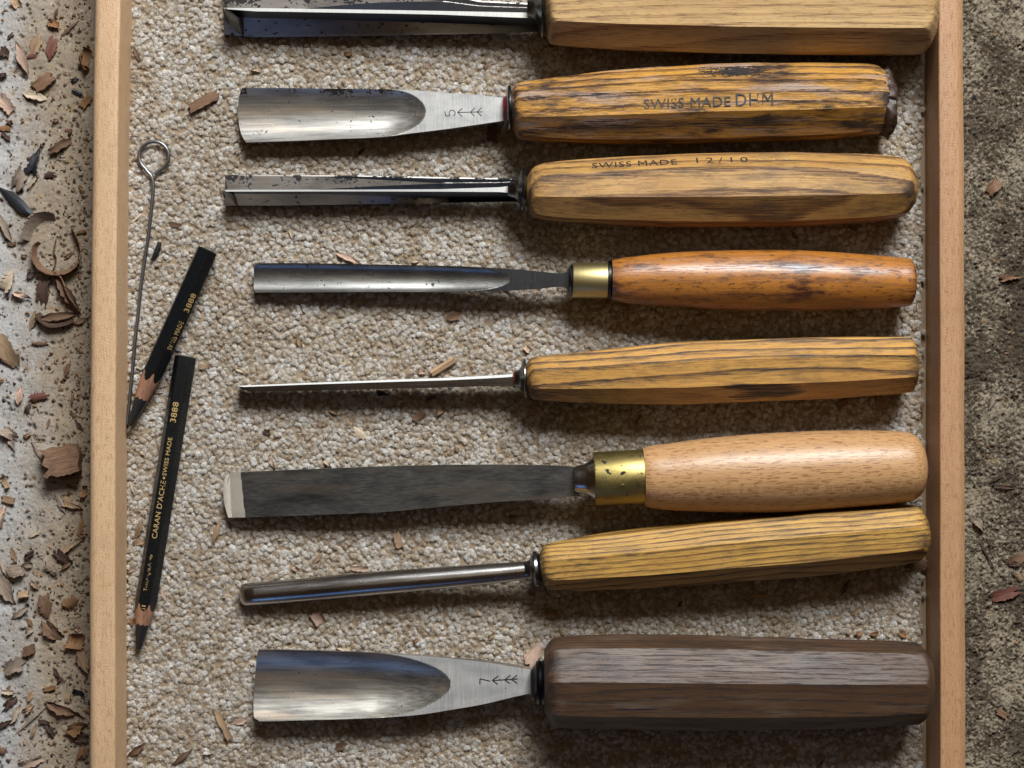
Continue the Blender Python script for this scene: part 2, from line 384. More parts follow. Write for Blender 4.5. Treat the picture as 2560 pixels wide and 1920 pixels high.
# ---------------------------------------------------------------- ground
def build_ground():
    ZG = -9.0
    def axis(dense, step, lo, hi, coarse):
        a = list(dense)
        xs = set()
        for d0, d1 in dense:
            xs.update(np.round(np.arange(d0, d1, step), 4))
        g = [lo]
        while g[-1] < hi: g.append(g[-1] + coarse)
        for x in g:
            if not any(d0 <= x <= d1 for d0, d1 in dense): xs.add(x)
        return np.array(sorted(xs))
    XS = axis([(-196, -144), (155, 196)], .33, -600, 600, 12)
    YS = axis([(-147, 147)], .36, -600, 600, 12)
    X, Y = np.meshgrid(XS, YS, indexing='ij')
    Z = .22 * tnoise(TILE2, X, Y, 160) + .05 * tnoise(TILE, X, Y, 22)
    right = X > 0
    # the right-hand side is open, crumbly concrete
    g = tnoise(TILE, X, Y, 46)
    g2 = tnoise(TILE, X + 31, Y + 9, 19)
    Zr = .30 * g + .18 * g2 - .35 * np.maximum(0, .35 * g + g2 - .9)
    Z = np.where(right, Z + Zr, Z + .06 * g2)
    pit = np.zeros_like(Z)
    amb = np.zeros_like(Z)
    r = np.random.default_rng(11)
    def pits(n, x0, x1, rmin, rmax, depth, which):
        for _ in range(n):
            cx = r.uniform(x0, x1); cy = r.uniform(-147, 147)
            ra = rmin + (rmax - rmin) * r.random()**3
            el = r.uniform(.7, 1.3); an = r.uniform(0, 3.14)
            i0, i1 = np.searchsorted(XS, [cx - 2.2*ra, cx + 2.2*ra]); j0, j1 = np.searchsorted(YS, [cy - 2.2*ra, cy + 2.2*ra])
            if i1 <= i0 or j1 <= j0: continue
            dx = X[i0:i1, j0:j1] - cx; dy = Y[i0:i1, j0:j1] - cy
            u = dx*math.cos(an) + dy*math.sin(an); w = -dx*math.sin(an) + dy*math.cos(an)
            q = np.sqrt((u*el)**2 + (w/el)**2) / ra
            k = np.clip(1.25 - q, 0, 1); k = k*k*(3-2*k)
            Z[i0:i1, j0:j1] -= depth * min(ra, 1.3) * k
            which[i0:i1, j0:j1] = np.maximum(which[i0:i1, j0:j1], k)
    pits(2100, -196, -144, .25, 1.0, .9, pit)
    pits(110, -196, -144, .8, 1.9, .15, amb)
    pits(2600, 155, 196, .15, .9, .8, pit)
    pits(40, 155, 196, .8, 1.8, .2, amb)
    n, m = X.shape
    v = np.stack([X, Y, Z + ZG], -1).reshape(-1, 3) * MM
    idx = np.arange(n*m).reshape(n, m)
    f = np.stack([idx[:-1, :-1], idx[1:, :-1], idx[1:, 1:], idx[:-1, 1:]], -1).reshape(-1, 4)
    me = bpy.data.meshes.new("concrete_ground")
    me.vertices.add(len(v)); me.vertices.foreach_set('co', v.ravel())
    me.loops.add(f.size); me.loops.foreach_set('vertex_index', f.ravel().astype(np.int32))
    me.polygons.add(len(f)); me.polygons.foreach_set('loop_start', np.arange(0, f.size, 4, dtype=np.int32))
    me.polygons.foreach_set('use_smooth', np.ones(len(f), bool))
    me.update()
    for nm, arr in (("pit", pit), ("stone", amb)):
        a = me.attributes.new(nm, 'FLOAT', 'POINT'); a.data.foreach_set('value', arr.ravel().astype(np.float32))
    t = NT('rough_concrete')
    xyz = t.sep(t.mm)
    n1 = t.noise(t.vmul(t.mm, (.06, .03, .06)), 1, 4, .6)
    n2 = t.noise(t.vmul(t.mm, (1.6, 1.6, 1.6)), 1, 4, .7)
    n3 = t.noise(t.vmul(t.mm, (.5, .5, .5)), 1, 5, .7)
    # left: pale concrete, browner towards the tray: wood dust plus rail shade painted in
    dust = t.math('ADD', t.math('MULTIPLY', t.math('ADD', xyz[0], 186.0), .042), t.math('MULTIPLY', t.math('SUBTRACT', n1, .5), 2.2))  # mask for the wood dust and the painted rail shade together
    dust = t.math('ADD', dust, t.math('MULTIPLY', t.math('SUBTRACT', n3, .5), 1.0), True)
    left = t.mix(dust, (.43, .42, .41), (.27, .205, .135))
    left = t.mix(t.ramp(n2, [(.35, .55), (.6, 0.0)]), left, (.22, .19, .16))
    left = t.mix(t.math('MULTIPLY', t.ramp(n3, band(.58, .75)), .5), left, (.62, .61, .59))
    # right: grey cement matrix with dark dirt and moss worked into it
    m1 = t.noise(t.vmul(t.mm, (.8, .8, .8)), 1, 7, .72)
    m2 = t.noise(t.vmul(t.mm, (.045, .03, .05)), 1, 4, .6)
    s_ = t.math('ADD', m1, t.math('MULTIPLY', t.math('SUBTRACT', m2, .5), .85))
    rightc = t.mix(t.ramp(s_, [(.42, 0.0), (.54, 1.0)]), (.225, .185, .13), (.045, .031, .019))
    rightc = t.mix(t.math('MULTIPLY', t.ramp(t.noise(t.vmul(t.mm, (.12, .12, .12)), 1, 3, .6), band(.5, .7)), .5), rightc, (.10, .085, .055))
    col = t.mix(t.ramp(xyz[0], [(0.0, 0.0), (1.0, 1.0)]), left, rightc)
    col = t.mix(t.math('MULTIPLY', t.attr('pit'), .68), col, (.05, .038, .03))
    col = t.mix(t.math('MULTIPLY', t.attr('stone'), .55), col, (.24, .15, .07))
    nb = t.bump(n2, .5, .22)
    nb = t.bump(n3, .4, .4, nb)
    t.set(Base_Color=col, Roughness=.92, Normal=nb, Specular_IOR_Level=.25)
    me.materials.append(t.m)
    o = bpy.data.objects.new("concrete_ground", me); COL.objects.link(o)
    tag(o, kind='structure')
build_ground()
ZG = -8.8

# ---------------------------------------------------------------- tray
tray = empty("wooden_tray", (0, 0, -9), 0, "shallow beech wood tray lined with oatmeal carpet holding the carving tools", "tray")
def rail(name, rows, prof, mat):
    """rows: list of (y_mm, x_inner, x_outer at the top); prof(u in 0..1 inner->outer) polygon"""
    ys = np.arange(-176, 176.1, 4.0)
    rings = []
    for y in ys:
        xi = smoothi(y, [r[0] for r in rows], [r[1] for r in rows]); xo = smoothi(y, [r[0] for r in rows], [r[2] for r in rows])
        w = xo - xi
        sgn = 1 if w > 0 else -1
        wob = .06 * math.sin(y*.11) + .05*math.sin(y*.037+1)
        rings.append([(xi + sgn * a + wob if b is None else xo - sgn * b + wob, y, z + 9) for a, b, z in prof])
    v, f = loft(rings)
    return mk(name, v, f, mat, tray, sharp=35)
zt = 18.0
def pyy(py): return P(0, py, zt)[1]
def pxx(px): return P(px, 0, zt)[0]
Lr = [(-176, pxx(288), pxx(220.5)), (pyy(1920), pxx(288), pxx(221)), (pyy(1440), pxx(288), pxx(220.5)), (pyy(960), pxx(289), pxx(222)), (pyy(480), pxx(293), pxx(227)), (pyy(0), pxx(301), pxx(234)), (176, pxx(306), pxx(239))]
Rr = [(-176, pxx(2351), pxx(2418)), (pyy(1920), pxx(2351), pxx(2418)), (pyy(960), pxx(2350), pxx(2415)), (pyy(480), pxx(2348.5), pxx(2414.5)), (pyy(0), pxx(2347), pxx(2411)), (176, pxx(2346), pxx(2410))]
# (offset from inner, offset from outer or None, z)
def lprof():
    p = [(0, None, -8.9), (0, None, 17.2), (.08, None, 17.5), (.25, None, 17.75), (.5, None, 17.9), (1.2, None, 18.0), (3.4, None, 18.05)]
    for k in range(8):
        a = math.radians(90 * k / 7)
        p.append((0, 3.2 - 3.2 * math.sin(a), 18.0 - 3.2 + 3.2 * math.cos(a)) if False else (0, 3.0 * (1 - math.sin(a)), 15.0 + 3.0 * math.cos(a)))
    p.append((0, 0.0, -8.9))
    return p
def rprof():
    p = [(0, None, -8.9), (0, None, 17.4), (.1, None, 17.7), (.3, None, 17.9), (.6, None, 18.0), (3, None, 18.05), (0, 2.5, 18.0), (0, 2.2, 17.9), (0, .35, 16.4), (0, .1, 16.1), (0, 0, 15.7), (0, 0, -8.9)]
    return p
rail("side_rail", Lr, lprof(), M['rail'])
rail("side_rail", Rr, rprof(), M['rail2'])
def box(x0, x1, y0, y1, z0, z1):
    v = [(x, y, z) for z in (z0, z1) for x, y in ((x0, y0), (x1, y0), (x1, y1), (x0, y1))]
    return v, [[3, 2, 1, 0], [4, 5, 6, 7], [0, 1, 5, 4], [1, 2, 6, 5], [2, 3, 7, 6], [3, 0, 4, 7]]
xl = pxx(288) - 3; xr = pxx(2352) + 3
v, f = box(xl, xr, -176, 176, 2.0, 6.2); mk("base_board", v, f, M['base_board'], tray, smooth=False)

# ---------------------------------------------------------------- carpet
def build_carpet():
    import bmesh
    bm = bmesh.new(); bmesh.ops.create_icosphere(bm, subdivisions=2, radius=1)
    bm.verts.ensure_lookup_table()
    iv = np.array([v.co[:] for v in bm.verts]); it = np.array([[v.index for v in f.verts] for f in bm.faces])
    bm.free()
    keepf = np.array([iv[t][:, 2].max() > -.05 for t in it]); it = it[keepf]
    used = np.unique(it); mp = -np.ones(len(iv), int); mp[used] = np.arange(len(used)); iv = iv[used]; it = mp[it]
    r = np.random.default_rng(5)
    y0, y1 = -152., 152.
    sx, sy = 1.62, 1.40
    pts = []
    row = 0
    for y in np.arange(y0, y1, sy):
        left = smoothi(y, [a[0] for a in Lr], [a[1] for a in Lr])
        xs = np.arange(left + .4 + (row % 2) * sx / 2, P(2303, 0)[0], sx)
        pts.append(np.stack([xs, np.full(len(xs), y)], 1)); row += 1
    pts = np.vstack(pts)
    n = len(pts)
    pts += r.normal(0, .36, pts.shape)
    # yarn wanders
    pts[:, 0] += .45 * tnoise(TILE, pts[:, 0], pts[:, 1], 60); pts[:, 1] += .45 * tnoise(TILE, pts[:, 0] + 11, pts[:, 1] + 40, 60)
    nv = len(iv)
    yaw = r.uniform(0, 6.283, n); c, s = np.cos(yaw), np.sin(yaw)
    size = r.uniform(.84, 1.18, n) * (1 + .07 * tnoise(TILE2, pts[:, 0], pts[:, 1], 90))
    ax = size * r.uniform(.80, 1.12, n); ay = size * r.uniform(.70, .95, n); az = size * r.uniform(.55, .85, n)
    V = np.repeat(iv[None], n, 0) * (1 + r.normal(0, .075, (n, nv, 1)))
    V = V * np.stack([ax, ay, az], 1)[:, None, :]
    # lean the loops a little
    lx = r.normal(0, .25, n); ly = r.normal(-.1, .25, n)
    V[:, :, 0] += V[:, :, 2] * lx[:, None]; V[:, :, 1] += V[:, :, 2] * ly[:, None]
    X = V[:, :, 0]*c[:, None] - V[:, :, 1]*s[:, None] + pts[:, 0][:, None]
    Y = V[:, :, 0]*s[:, None] + V[:, :, 1]*c[:, None] + pts[:, 1][:, None]
    zc = -.78 + r.normal(0, .17, n) + .12 * tnoise(TILE2, pts[:, 0], pts[:, 1], 70)
    Z = V[:, :, 2] + zc[:, None]
    VV = np.stack([X, Y, Z], -1).reshape(-1, 3)
    F = (it[None] + (np.arange(n) * nv)[:, None, None]).reshape(-1, 3)
    tone = (.55*r.random(n) + .45*np.clip(.5 + .30*tnoise(TILE, pts[:, 0]*1.0 + 17, pts[:, 1]*1.0 + 5, 130), 0, 1)) * .8 + .2 * np.clip(.5 + .3 * tnoise(TILE2, pts[:, 0], pts[:, 1], 160), 0, 1)
    toneV = np.repeat(tone, nv)
    # loose fibres: thin bent blades
    nf = 9000
    k = r.integers(0, n, nf)
    a = r.uniform(0, 6.283, nf); ln = r.uniform(.6, 2.1, nf); w = r.uniform(.018, .042, nf)
    b0 = np.stack([pts[k, 0] + r.normal(0, .5, nf), pts[k, 1] + r.normal(0, .5, nf), zc[k] + size[k] * r.uniform(.5, .95, nf)], 1)
    d = np.stack([np.cos(a), np.sin(a), r.uniform(.0, .45, nf)], 1) * ln[:, None]
    q = np.stack([-np.sin(a), np.cos(a), np.zeros(nf)], 1) * w[:, None]
    bend = np.stack([-np.sin(a), np.cos(a), np.zeros(nf)], 1) * (r.normal(0, .25, nf) * ln)[:, None]
    mid = b0 + d * .55 + bend * .6; mid[:, 2] += .12
    tip = b0 + d + bend * 0
    FV = np.stack([b0 - q, b0 + q, mid + q, mid - q, tip], 1).reshape(-1, 3)
    base = len(VV) + np.arange(nf) * 5
    FF = np.vstack([np.stack([base, base+1, base+2], 1), np.stack([base, base+2, base+3], 1), np.stack([base+3, base+2, base+4], 1)])
    VV = np.vstack([VV, FV]); F = np.vstack([F, FF]); toneV = np.concatenate([toneV, np.repeat(r.uniform(.35, 1, nf), 5)])
    # woven backing sheet under the loops
    bx, by = np.meshgrid([xl + 3.2, P(2304, 0)[0]], [y0 - 20, y1 + 20], indexing='ij')
    o0 = len(VV)
    VV = np.vstack([VV, np.stack([bx.ravel(), by.ravel(), np.full(4, -.82)], 1)])
    F = np.vstack([F, [[o0, o0+2, o0+3], [o0, o0+3, o0+1]]])
    toneV = np.concatenate([toneV, np.full(4, .1)])
    me = bpy.data.meshes.new("carpet_liner")
    me.vertices.add(len(VV)); me.vertices.foreach_set('co', (VV * MM).ravel())
    me.loops.add(F.size); me.loops.foreach_set('vertex_index', F.ravel().astype(np.int32))
    me.polygons.add(len(F)); me.polygons.foreach_set('loop_start', np.arange(0, F.size, 3, dtype=np.int32))
    me.polygons.foreach_set('use_smooth', np.ones(len(F), bool))
    me.update()
    at = me.attributes.new("tone", 'FLOAT', 'POINT'); at.data.foreach_set('value', toneV.astype(np.float32))
    t = NT('oatmeal_wool_loops')
    tn = t.attr('tone')
    c_ = t.ramp(tn, [(0.0, (.33, .235, .14)), (.25, (.42, .33, .225)), (.55, (.53, .48, .405)), (1.0, (.74, .73, .71))])
    fb = t.noise(t.vmul(t.mm, (2.2, 2.2, 2.2)), 1, 5, .8, 1.5)
    fb2 = t.noise(t.vmul(t.mm, (.9, .9, .9)), 1, 3, .6)
    c_ = t.mix(t.ramp(fb, [(.38, .7), (.56, 0.0)]), c_, (.25, .155, .08))
    c_ = t.mix(t.math('MULTIPLY', t.ramp(fb2, band(.55, .75)), .35), c_, (.42, .31, .21))
    nb = t.bump(fb, 1.0, .5)
    t.set(Base_Color=c_, Roughness=1.0, Normal=nb, Specular_IOR_Level=.1, Sheen_Weight=.3, Sheen_Roughness=.6, Subsurface_Weight=.4, Subsurface_Scale=.0005)
    t.b.inputs['Subsurface Radius'].default_value = (1.0, .75, .5)
    me.materials.append(t.m)
    o = bpy.data.objects.new("carpet_liner", me); COL.objects.link(o)
    tag(o, "oatmeal looped wool carpet lining the bottom of the tray", "carpet", kind='stuff')
    # wool fuzz: fine curled fibres hugging every loop
    per = 16
    k = np.repeat(np.arange(n), per); N = len(k)
    a = r.uniform(0, 6.283, N); rad = np.sqrt(r.random(N)) * .95
    cx = pts[k, 0] + size[k] * rad * np.cos(a); cy = pts[k, 1] + size[k] * rad * np.sin(a)
    top = zc[k] + az[k] * np.sqrt(np.clip(1.05 - rad**2 * .85, .02, 1))
    d = r.uniform(0, 6.283, N); ln = r.uniform(.5, 1.5, N); cu = r.normal(0, .9, N)
    npt = 5
    PTS = np.zeros((N, npt, 3))
    for j in range(npt):
        t_ = (j / (npt - 1) - .5)
        ang = d + cu * t_ * 1.6
        PTS[:, j, 0] = cx + np.cos(ang) * ln * t_
        PTS[:, j, 1] = cy + np.sin(ang) * ln * t_
        PTS[:, j, 2] = top + .06 + r.uniform(0, .12, N) - (ln * t_)**2 * .35 + (r.random(N) < .08) * r.uniform(0, .5, N) * (t_ + .5)
    hc = bpy.data.hair_curves.new("carpet_fuzz")
    hc.add_curves([npt] * N)
    hc.attributes['position'].data.foreach_set('vector', (PTS * MM).reshape(-1).astype(np.float32))
    ra = hc.attributes.get('radius') or hc.attributes.new('radius', 'FLOAT', 'POINT')
    rv_ = np.repeat(r.uniform(.020, .044, N), npt) * np.tile([.5, 1, 1, .9, .3], N) * MM
    ra.data.foreach_set('value', rv_.astype(np.float32))
    ta = hc.attributes.new('tone', 'FLOAT', 'CURVE')
    ta.data.foreach_set('value', np.clip(tone[k] + r.normal(.03, .27, N), 0, 1).astype(np.float32))
    t = NT('wool_fuzz')
    c_ = t.ramp(t.attr('tone'), [(0.0, (.17, .10, .05)), (.3, (.38, .28, .175)), (.62, (.60, .545, .46)), (1.0, (.90, .89, .875))])
    t.set(Base_Color=c_, Roughness=1.0, Specular_IOR_Level=.1)
    hc.materials.append(t.m)
    o = bpy.data.objects.new("carpet_fuzz", hc); COL.objects.link(o)
    tag(o, "fine wool fuzz over the oatmeal carpet loops", "carpet", kind='stuff')
build_carpet()

# ---------------------------------------------------------------- tools
class Frame:
    def __init__(s, ax, ay, bx, by, z):
        a = P(ax, ay, z); b = P(bx, by, z)
        d = b - a
        s.rz = math.atan2(d[1], d[0]); s.o = np.array([(a[0]+b[0])/2, (a[1]+b[1])/2, 0.0]); s.z = z
        s.c, s.s = math.cos(s.rz), math.sin(s.rz)
    def loc(s, px, py, z=None):
        p = P(px, py, s.z if z is None else z) - s.o
        return np.array([p[0]*s.c + p[1]*s.s, -p[0]*s.s + p[1]*s.c, p[2]])
    def thing(s, name, label, cat, group=None):
        s.e = empty(name, s.o, s.rz, label, cat, group); return s.e
    def st(s, rows, z=None):
        """rows (px, ytop, ybot) -> arrays local x, centre y, half width"""
        X = []; C = []; H = []
        for px, yt, yb in rows:
            a = s.loc(px, yt, z); b = s.loc(px, yb, z)
            X.append((a[0]+b[0])/2); C.append((a[1]+b[1])/2); H.append((a[1]-b[1])/2)
        return np.array(X), np.array(C), np.array(H)

def handle(fr, rows, zc, mat, roll=None, ends=((0, .80), (2, 1.0), (6, 1.08)), ende=((0, .78), (1.0, .9), (3.0, 1.0), (7, 1.08)), name='handle', wear=.04, parent=None, dome=1.2, domes=.6, tilt=0.0, seed=1):
    """octagonal (roll in degrees) or round (None) turned handle along local x"""
    X, C, H = fr.st(rows, zc)
    x0, x1 = X[0], X[-1]
    n = 150
    tt = (1 - np.cos(np.linspace(0, math.pi, n))) / 2
    xs = x0 + (x1 - x0) * (0.65 * tt + .35 * np.linspace(0, 1, n))
    r = np.random.default_rng(seed)
    ph = r.uniform(0, 6.28, 8)
    if roll is None: th = np.radians(np.arange(0, 360, 5.0))
    else:
        offs = [-22.5, -21, -19, -16, -12, -6, 0, 6, 12, 16, 19, 21]
        th = np.radians(np.sort(np.array([roll + 90 + 45*k + o for k in range(8) for o in offs])))
    rings = []
    def ring(x, f=1.0):
        xc = min(max(x, x0), x1)
        c = smoothi(xc, X, C); h = smoothi(xc, X, H)
        R = h * 1.08
        ks = smoothi(xc - x0, [e[0] for e in ends], [e[1] for e in ends]) if len(ends) > 1 else 9
        ke = smoothi(x1 - xc, [e[0] for e in ende], [e[1] for e in ende]) if len(ende) > 1 else 9
        Rr_ = h * min(ks, ke) * 1.0
        if roll is None:
            rad = np.full(len(th), min(h, Rr_))
        else:
            a = h / 1.035
            phi = (np.degrees(th) - roll - 90 + 22.5) % 45 - 22.5
            fl = a / np.cos(np.radians(phi))
            # very slight hollow/bulge differences between the facets
            rad = np.minimum(fl, min(Rr_, R))
        wob = wear * (np.sin(3*th + ph[0] + x*.13) + np.sin(5*th + ph[1] - x*.21) * .6 + np.sin(x*.35 + ph[2] + th)*.6)
        rad = (rad + wob) * f
        z = zc + tilt * (x - (x0+x1)/2)
        return np.stack([np.full(len(th), x), c + rad*np.cos(th), z + rad*np.sin(th)], 1)
    for k in (0.25, .6, .88): rings.append(ring(x0, k) - np.array([domes * (1 - k), 0, 0]))
    for x in xs: rings.append(ring(x))
    for k in (.93, .8, .6, .35, .1): rings.append(ring(x1, k) + np.array([dome * math.sqrt(1 - k*k), 0, 0]))
    v, f = loft(rings)
    o = mk(name, v, f, mat, parent or fr.e, sharp=30)
    o['_'] = 0; del o['_']
    def surf(px_x, ang):
        """point, facet tangent and normal on the facet facing ang (deg from +y towards +z)"""
        c = smoothi(px_x, X, C); a = smoothi(px_x, X, H) / (1.035 if roll is not None else 1)
        z = zc + tilt * (px_x - (x0+x1)/2)
        nrm = np.array([0, math.cos(math.radians(ang)), math.sin(math.radians(ang))])
        return np.array([px_x, c, z]) + nrm * (a + wear*2.3), np.array([0, math.sin(math.radians(ang)), -math.cos(math.radians(ang))]), nrm
    return surf

def lathe(fr, prof, mat, name, cy=0.0, cz=None, parent=None, seg=56, wob=0.0, sc_y=1.0):
    """prof: (x, radius) pairs; cy may be a function of x"""
    th = np.linspace(0, 2*math.pi, seg, endpoint=False)
    rings = []
    for x, r_ in prof:
        c = cy(x) if callable(cy) else cy
        z = cz(x) if callable(cz) else (fr.z if cz is None else cz)
        rr = r_ * (1 + wob * (np.sin(3*th + x) + np.sin(7*th + 2*x)*.6 + np.sin(11*th+5*x)*.4))
        rings.append(np.stack([np.full(seg, x), c + sc_y*rr*np.cos(th), z + rr*np.sin(th)], 1))
    v, f = loft(rings)
    return mk(name, v, f, mat, parent or fr.e, sharp=35)

def text_mesh(body, size, space=1.0):
    cu = bpy.data.curves.new("t", 'FONT'); cu.body = body; cu.size = size; cu.space_character = space
    cu.align_x = 'LEFT'; cu.resolution_u = 3
    cu.offset = 0.0
    ob = bpy.data.objects.new("t", cu); COL.objects.link(ob)
    dg = bpy.context.evaluated_depsgraph_get()
    me = bpy.data.meshes.new_from_object(ob.evaluated_get(dg))
    v = np.array([p.co[:] for p in me.vertices]); f = [list(p.vertices) for p in me.polygons]
    bpy.data.objects.remove(ob); bpy.data.curves.remove(cu); bpy.data.meshes.remove(me)
    return v, f

def lay_text(body, mapf, width, height, mat, name, parent, space=1.0, worn=0.0, seed=0, stretch=True):
    """mapf(u, v) -> local point; text fitted to width x height (mm), v centred"""
    v, f = text_mesh(body, 10, space)
    lo = v.min(0); hi = v.max(0)
    u = (v[:, 0] - lo[0]) / (hi[0] - lo[0]) * width
    w = ((v[:, 1] - lo[1]) / (hi[1] - lo[1]) - .5) * height
    if worn:
        r = np.random.default_rng(seed)
        keep = []
        for q in f:
            cx = np.mean([u[i] for i in q]); cy = np.mean([w[i] for i in q])
            g = .5 + .25 * float(tnoise(TILE, np.array(cx + seed*7.), np.array(cy + seed*3.), 30))
            if g > worn * r.uniform(.7, 1.3): keep.append(q)
        f = keep
    pts = np.array([mapf(a, b) for a, b in zip(u, w)])
    return mk(name, pts, f, mat, parent, smooth=False)

def blade(fr, rows, tip, ztop, zbot, mat, name='blade', nx=110, nv=36, zref=None, sharp=28, xend=None, deck=None, deckf=None):
    """closed strip. rows: px edges; tip: px points of the cutting edge, top to bottom;
    ztop(px_equiv_x, v), zbot(x, v) give heights (mm); v=+1 upper edge in the photo"""
    z = zref
    X, C, H = fr.st(rows, z)
    tp = [fr.loc(a, b, z) for a, b in tip]
    # tip x against v
    tv = []; tx = []
    for p in tp:
        c = smoothi(p[0], X, C); h = smoothi(p[0], X, H)
        tv.append((p[1] - c) / h); tx.append(p[0])
    tv = np.array(tv); tx = np.array(tx); o_ = np.argsort(tv)
    vs = np.sin(np.linspace(-1, 1, nv) * math.pi/2)*.5 + np.linspace(-1, 1, nv)*.5
    txv = smoothi(vs, tv[o_], tx[o_])
    us = np.linspace(0, 1, nx)
    T = np.zeros((nx, nv, 3)); B = np.zeros((nx, nv, 3))
    for i, u in enumerate(us):
        uu = u
        x = txv * (1-uu) + X[-1] * uu
        c = smoothi(x, X, C); h = smoothi(x, X, H)
        y = c + h * vs
        T[i] = np.stack([x, y, [ztop(a, b) for a, b in zip(x, vs)]], 1)
        B[i] = np.stack([x, y, [zbot(a, b) for a, b in zip(x, vs)]], 1)
    # closed ring: top left->right, bottom right->left
    rings = np.concatenate([T, B[:, ::-1]], axis=1)
    v, f = loft(rings)
    f = [q[::-1] for q in f]
    o = mk(name, v, f, mat, fr.e, sharp=sharp)
    if deck:
        o.data.materials.append(deck)
        for p in o.data.polygons:
            if all(abs(o.data.vertices[i].co.z / MM - deckf(o.data.vertices[i].co.x / MM)) < .05 for i in p.vertices) : p.material_index = 1
    return o

def strokes(fr, segs, z, wpx, mat, name, parent):
    """thin engraved strokes given as pixel polylines"""
    parts = []
    for a, b in segs:
        p = fr.loc(*a, z if not callable(z) else z(a)); q = fr.loc(*b, z if not callable(z) else z(b))
        d = q - p; d /= np.linalg.norm(d); nn = np.array([-d[1], d[0], 0]) * wpx * S / 2
        v = [p - nn, q - nn, q + nn, p + nn]
        v = v + [x - np.array([0, 0, .12]) for x in v]
        parts.append((np.array(v), [[0, 1, 2, 3], [0, 4, 5, 1], [1, 5, 6, 2], [2, 6, 7, 3], [3, 7, 4, 0]]))
    v, f = merge(parts)
    return mk(name, v, f, mat, parent, smooth=False)

def arc_px(cx, cy, r, a0, a1, n=9):
    p = [(cx + r*math.cos(math.radians(a)), cy + r*math.sin(math.radians(a))) for a in np.linspace(a0, a1, n)]
    return list(zip(p[:-1], p[1:]))

# ---- tool 1 and tool 3: V parting tools, channel facing the top of the photo
def v_tool(fr, xs_px, rim_px, top_px, keel_px, chan_end, stem_end, z_rim, z_keel, bevel, flare, slope_px=0):
    """lofted V section. All y given in photograph px as functions of px x.
    near wall: rim (bright line) to keel; far wall: rim far below, at top_px."""
    sect = []
    n = 90
    pxs = np.linspace(xs_px[0], xs_px[1], n)
    band_f = bevel['band']
    mats = [[], [], [], [], []]
    rings = []
    for i, px in enumerate(pxs):
        t = (px - xs_px[0]) / (xs_px[1] - xs_px[0])
        yr = rim_px(px); yk = keel_px(px); yt = top_px(px)
        zr = z_rim(t); zk = z_keel(t); zt_ = zk + bevel['zf'] * (zr - zk)   # far rim low down
        rim_w = bevel['rimw'](px)
        bw = band_f(px)
        R1 = fr.loc(px, yr, zr)                       # rim upper side (inner edge)
        R2 = fr.loc(px, yr + rim_w, zr - .15)         # rim lower side
        Bd = fr.loc(px, yr + rim_w + bw, zr - .15 - bw * S * 2.6)   # bottom of the steep dark band
        K = fr.loc(px, yk, zk)                        # keel (outer edge)
        F2 = fr.loc(px, yt, zt_)                      # far rim
        F1 = fr.loc(px, yt + 3.0, zt_ + .12)          # far rim inner edge
        Bk = fr.loc(px, (yt*.35 + yk*.65), zk - 1.6)       # underside
        # inner apex of the channel, rising until it meets the plane between the rims
        ca = np.clip((px - chan_end[0]) / (chan_end[1] - chan_end[0]), 0, 1)
        apex = np.array([R1[0], (R1[1]*.8 + K[1]*.2), zk + .9])
        onpl_f = fr.loc(px, yr + (yt - yr) * .55, zr + (zt_ - zr) * .55)
        A1 = R1 * .999 + F1 * .001
        # lands: near land between rim and channel, far land between channel and far rim
        la = R1 * (1 - .55*ca) + F1 * (.55*ca)
        lb = F1 * (1 - .45*ca) + R1 * (.45*ca)
        ap = apex * (1 - ca) + onpl_f * ca
        rings.append([R1, R2, Bd, K, Bk, F2, F1, lb, ap, la])
    return np.array(rings)

def ring_tool(fr, rings, mats, names, split):
    """split the ring columns into separate parts sharing edges"""
    n, m, _ = rings.shape
    for cols, mat, nm in split:
        v = rings[:, cols].reshape(-1, 3); k = len(cols)
        f = [[i*k + j, (i+1)*k + j, (i+1)*k + j + 1, i*k + j + 1] for i in range(n-1) for j in range(k-1)]
        mk(nm, v, [q for q in f], mat, fr.e, sharp=20)

def end_cap(fr, ring, mat, nm):
    c = ring.mean(0); v = np.vstack([ring, [c]]); m = len(ring)
    f = [[j, (j+1) % m, m] for j in range(m)]
    return (v, f)

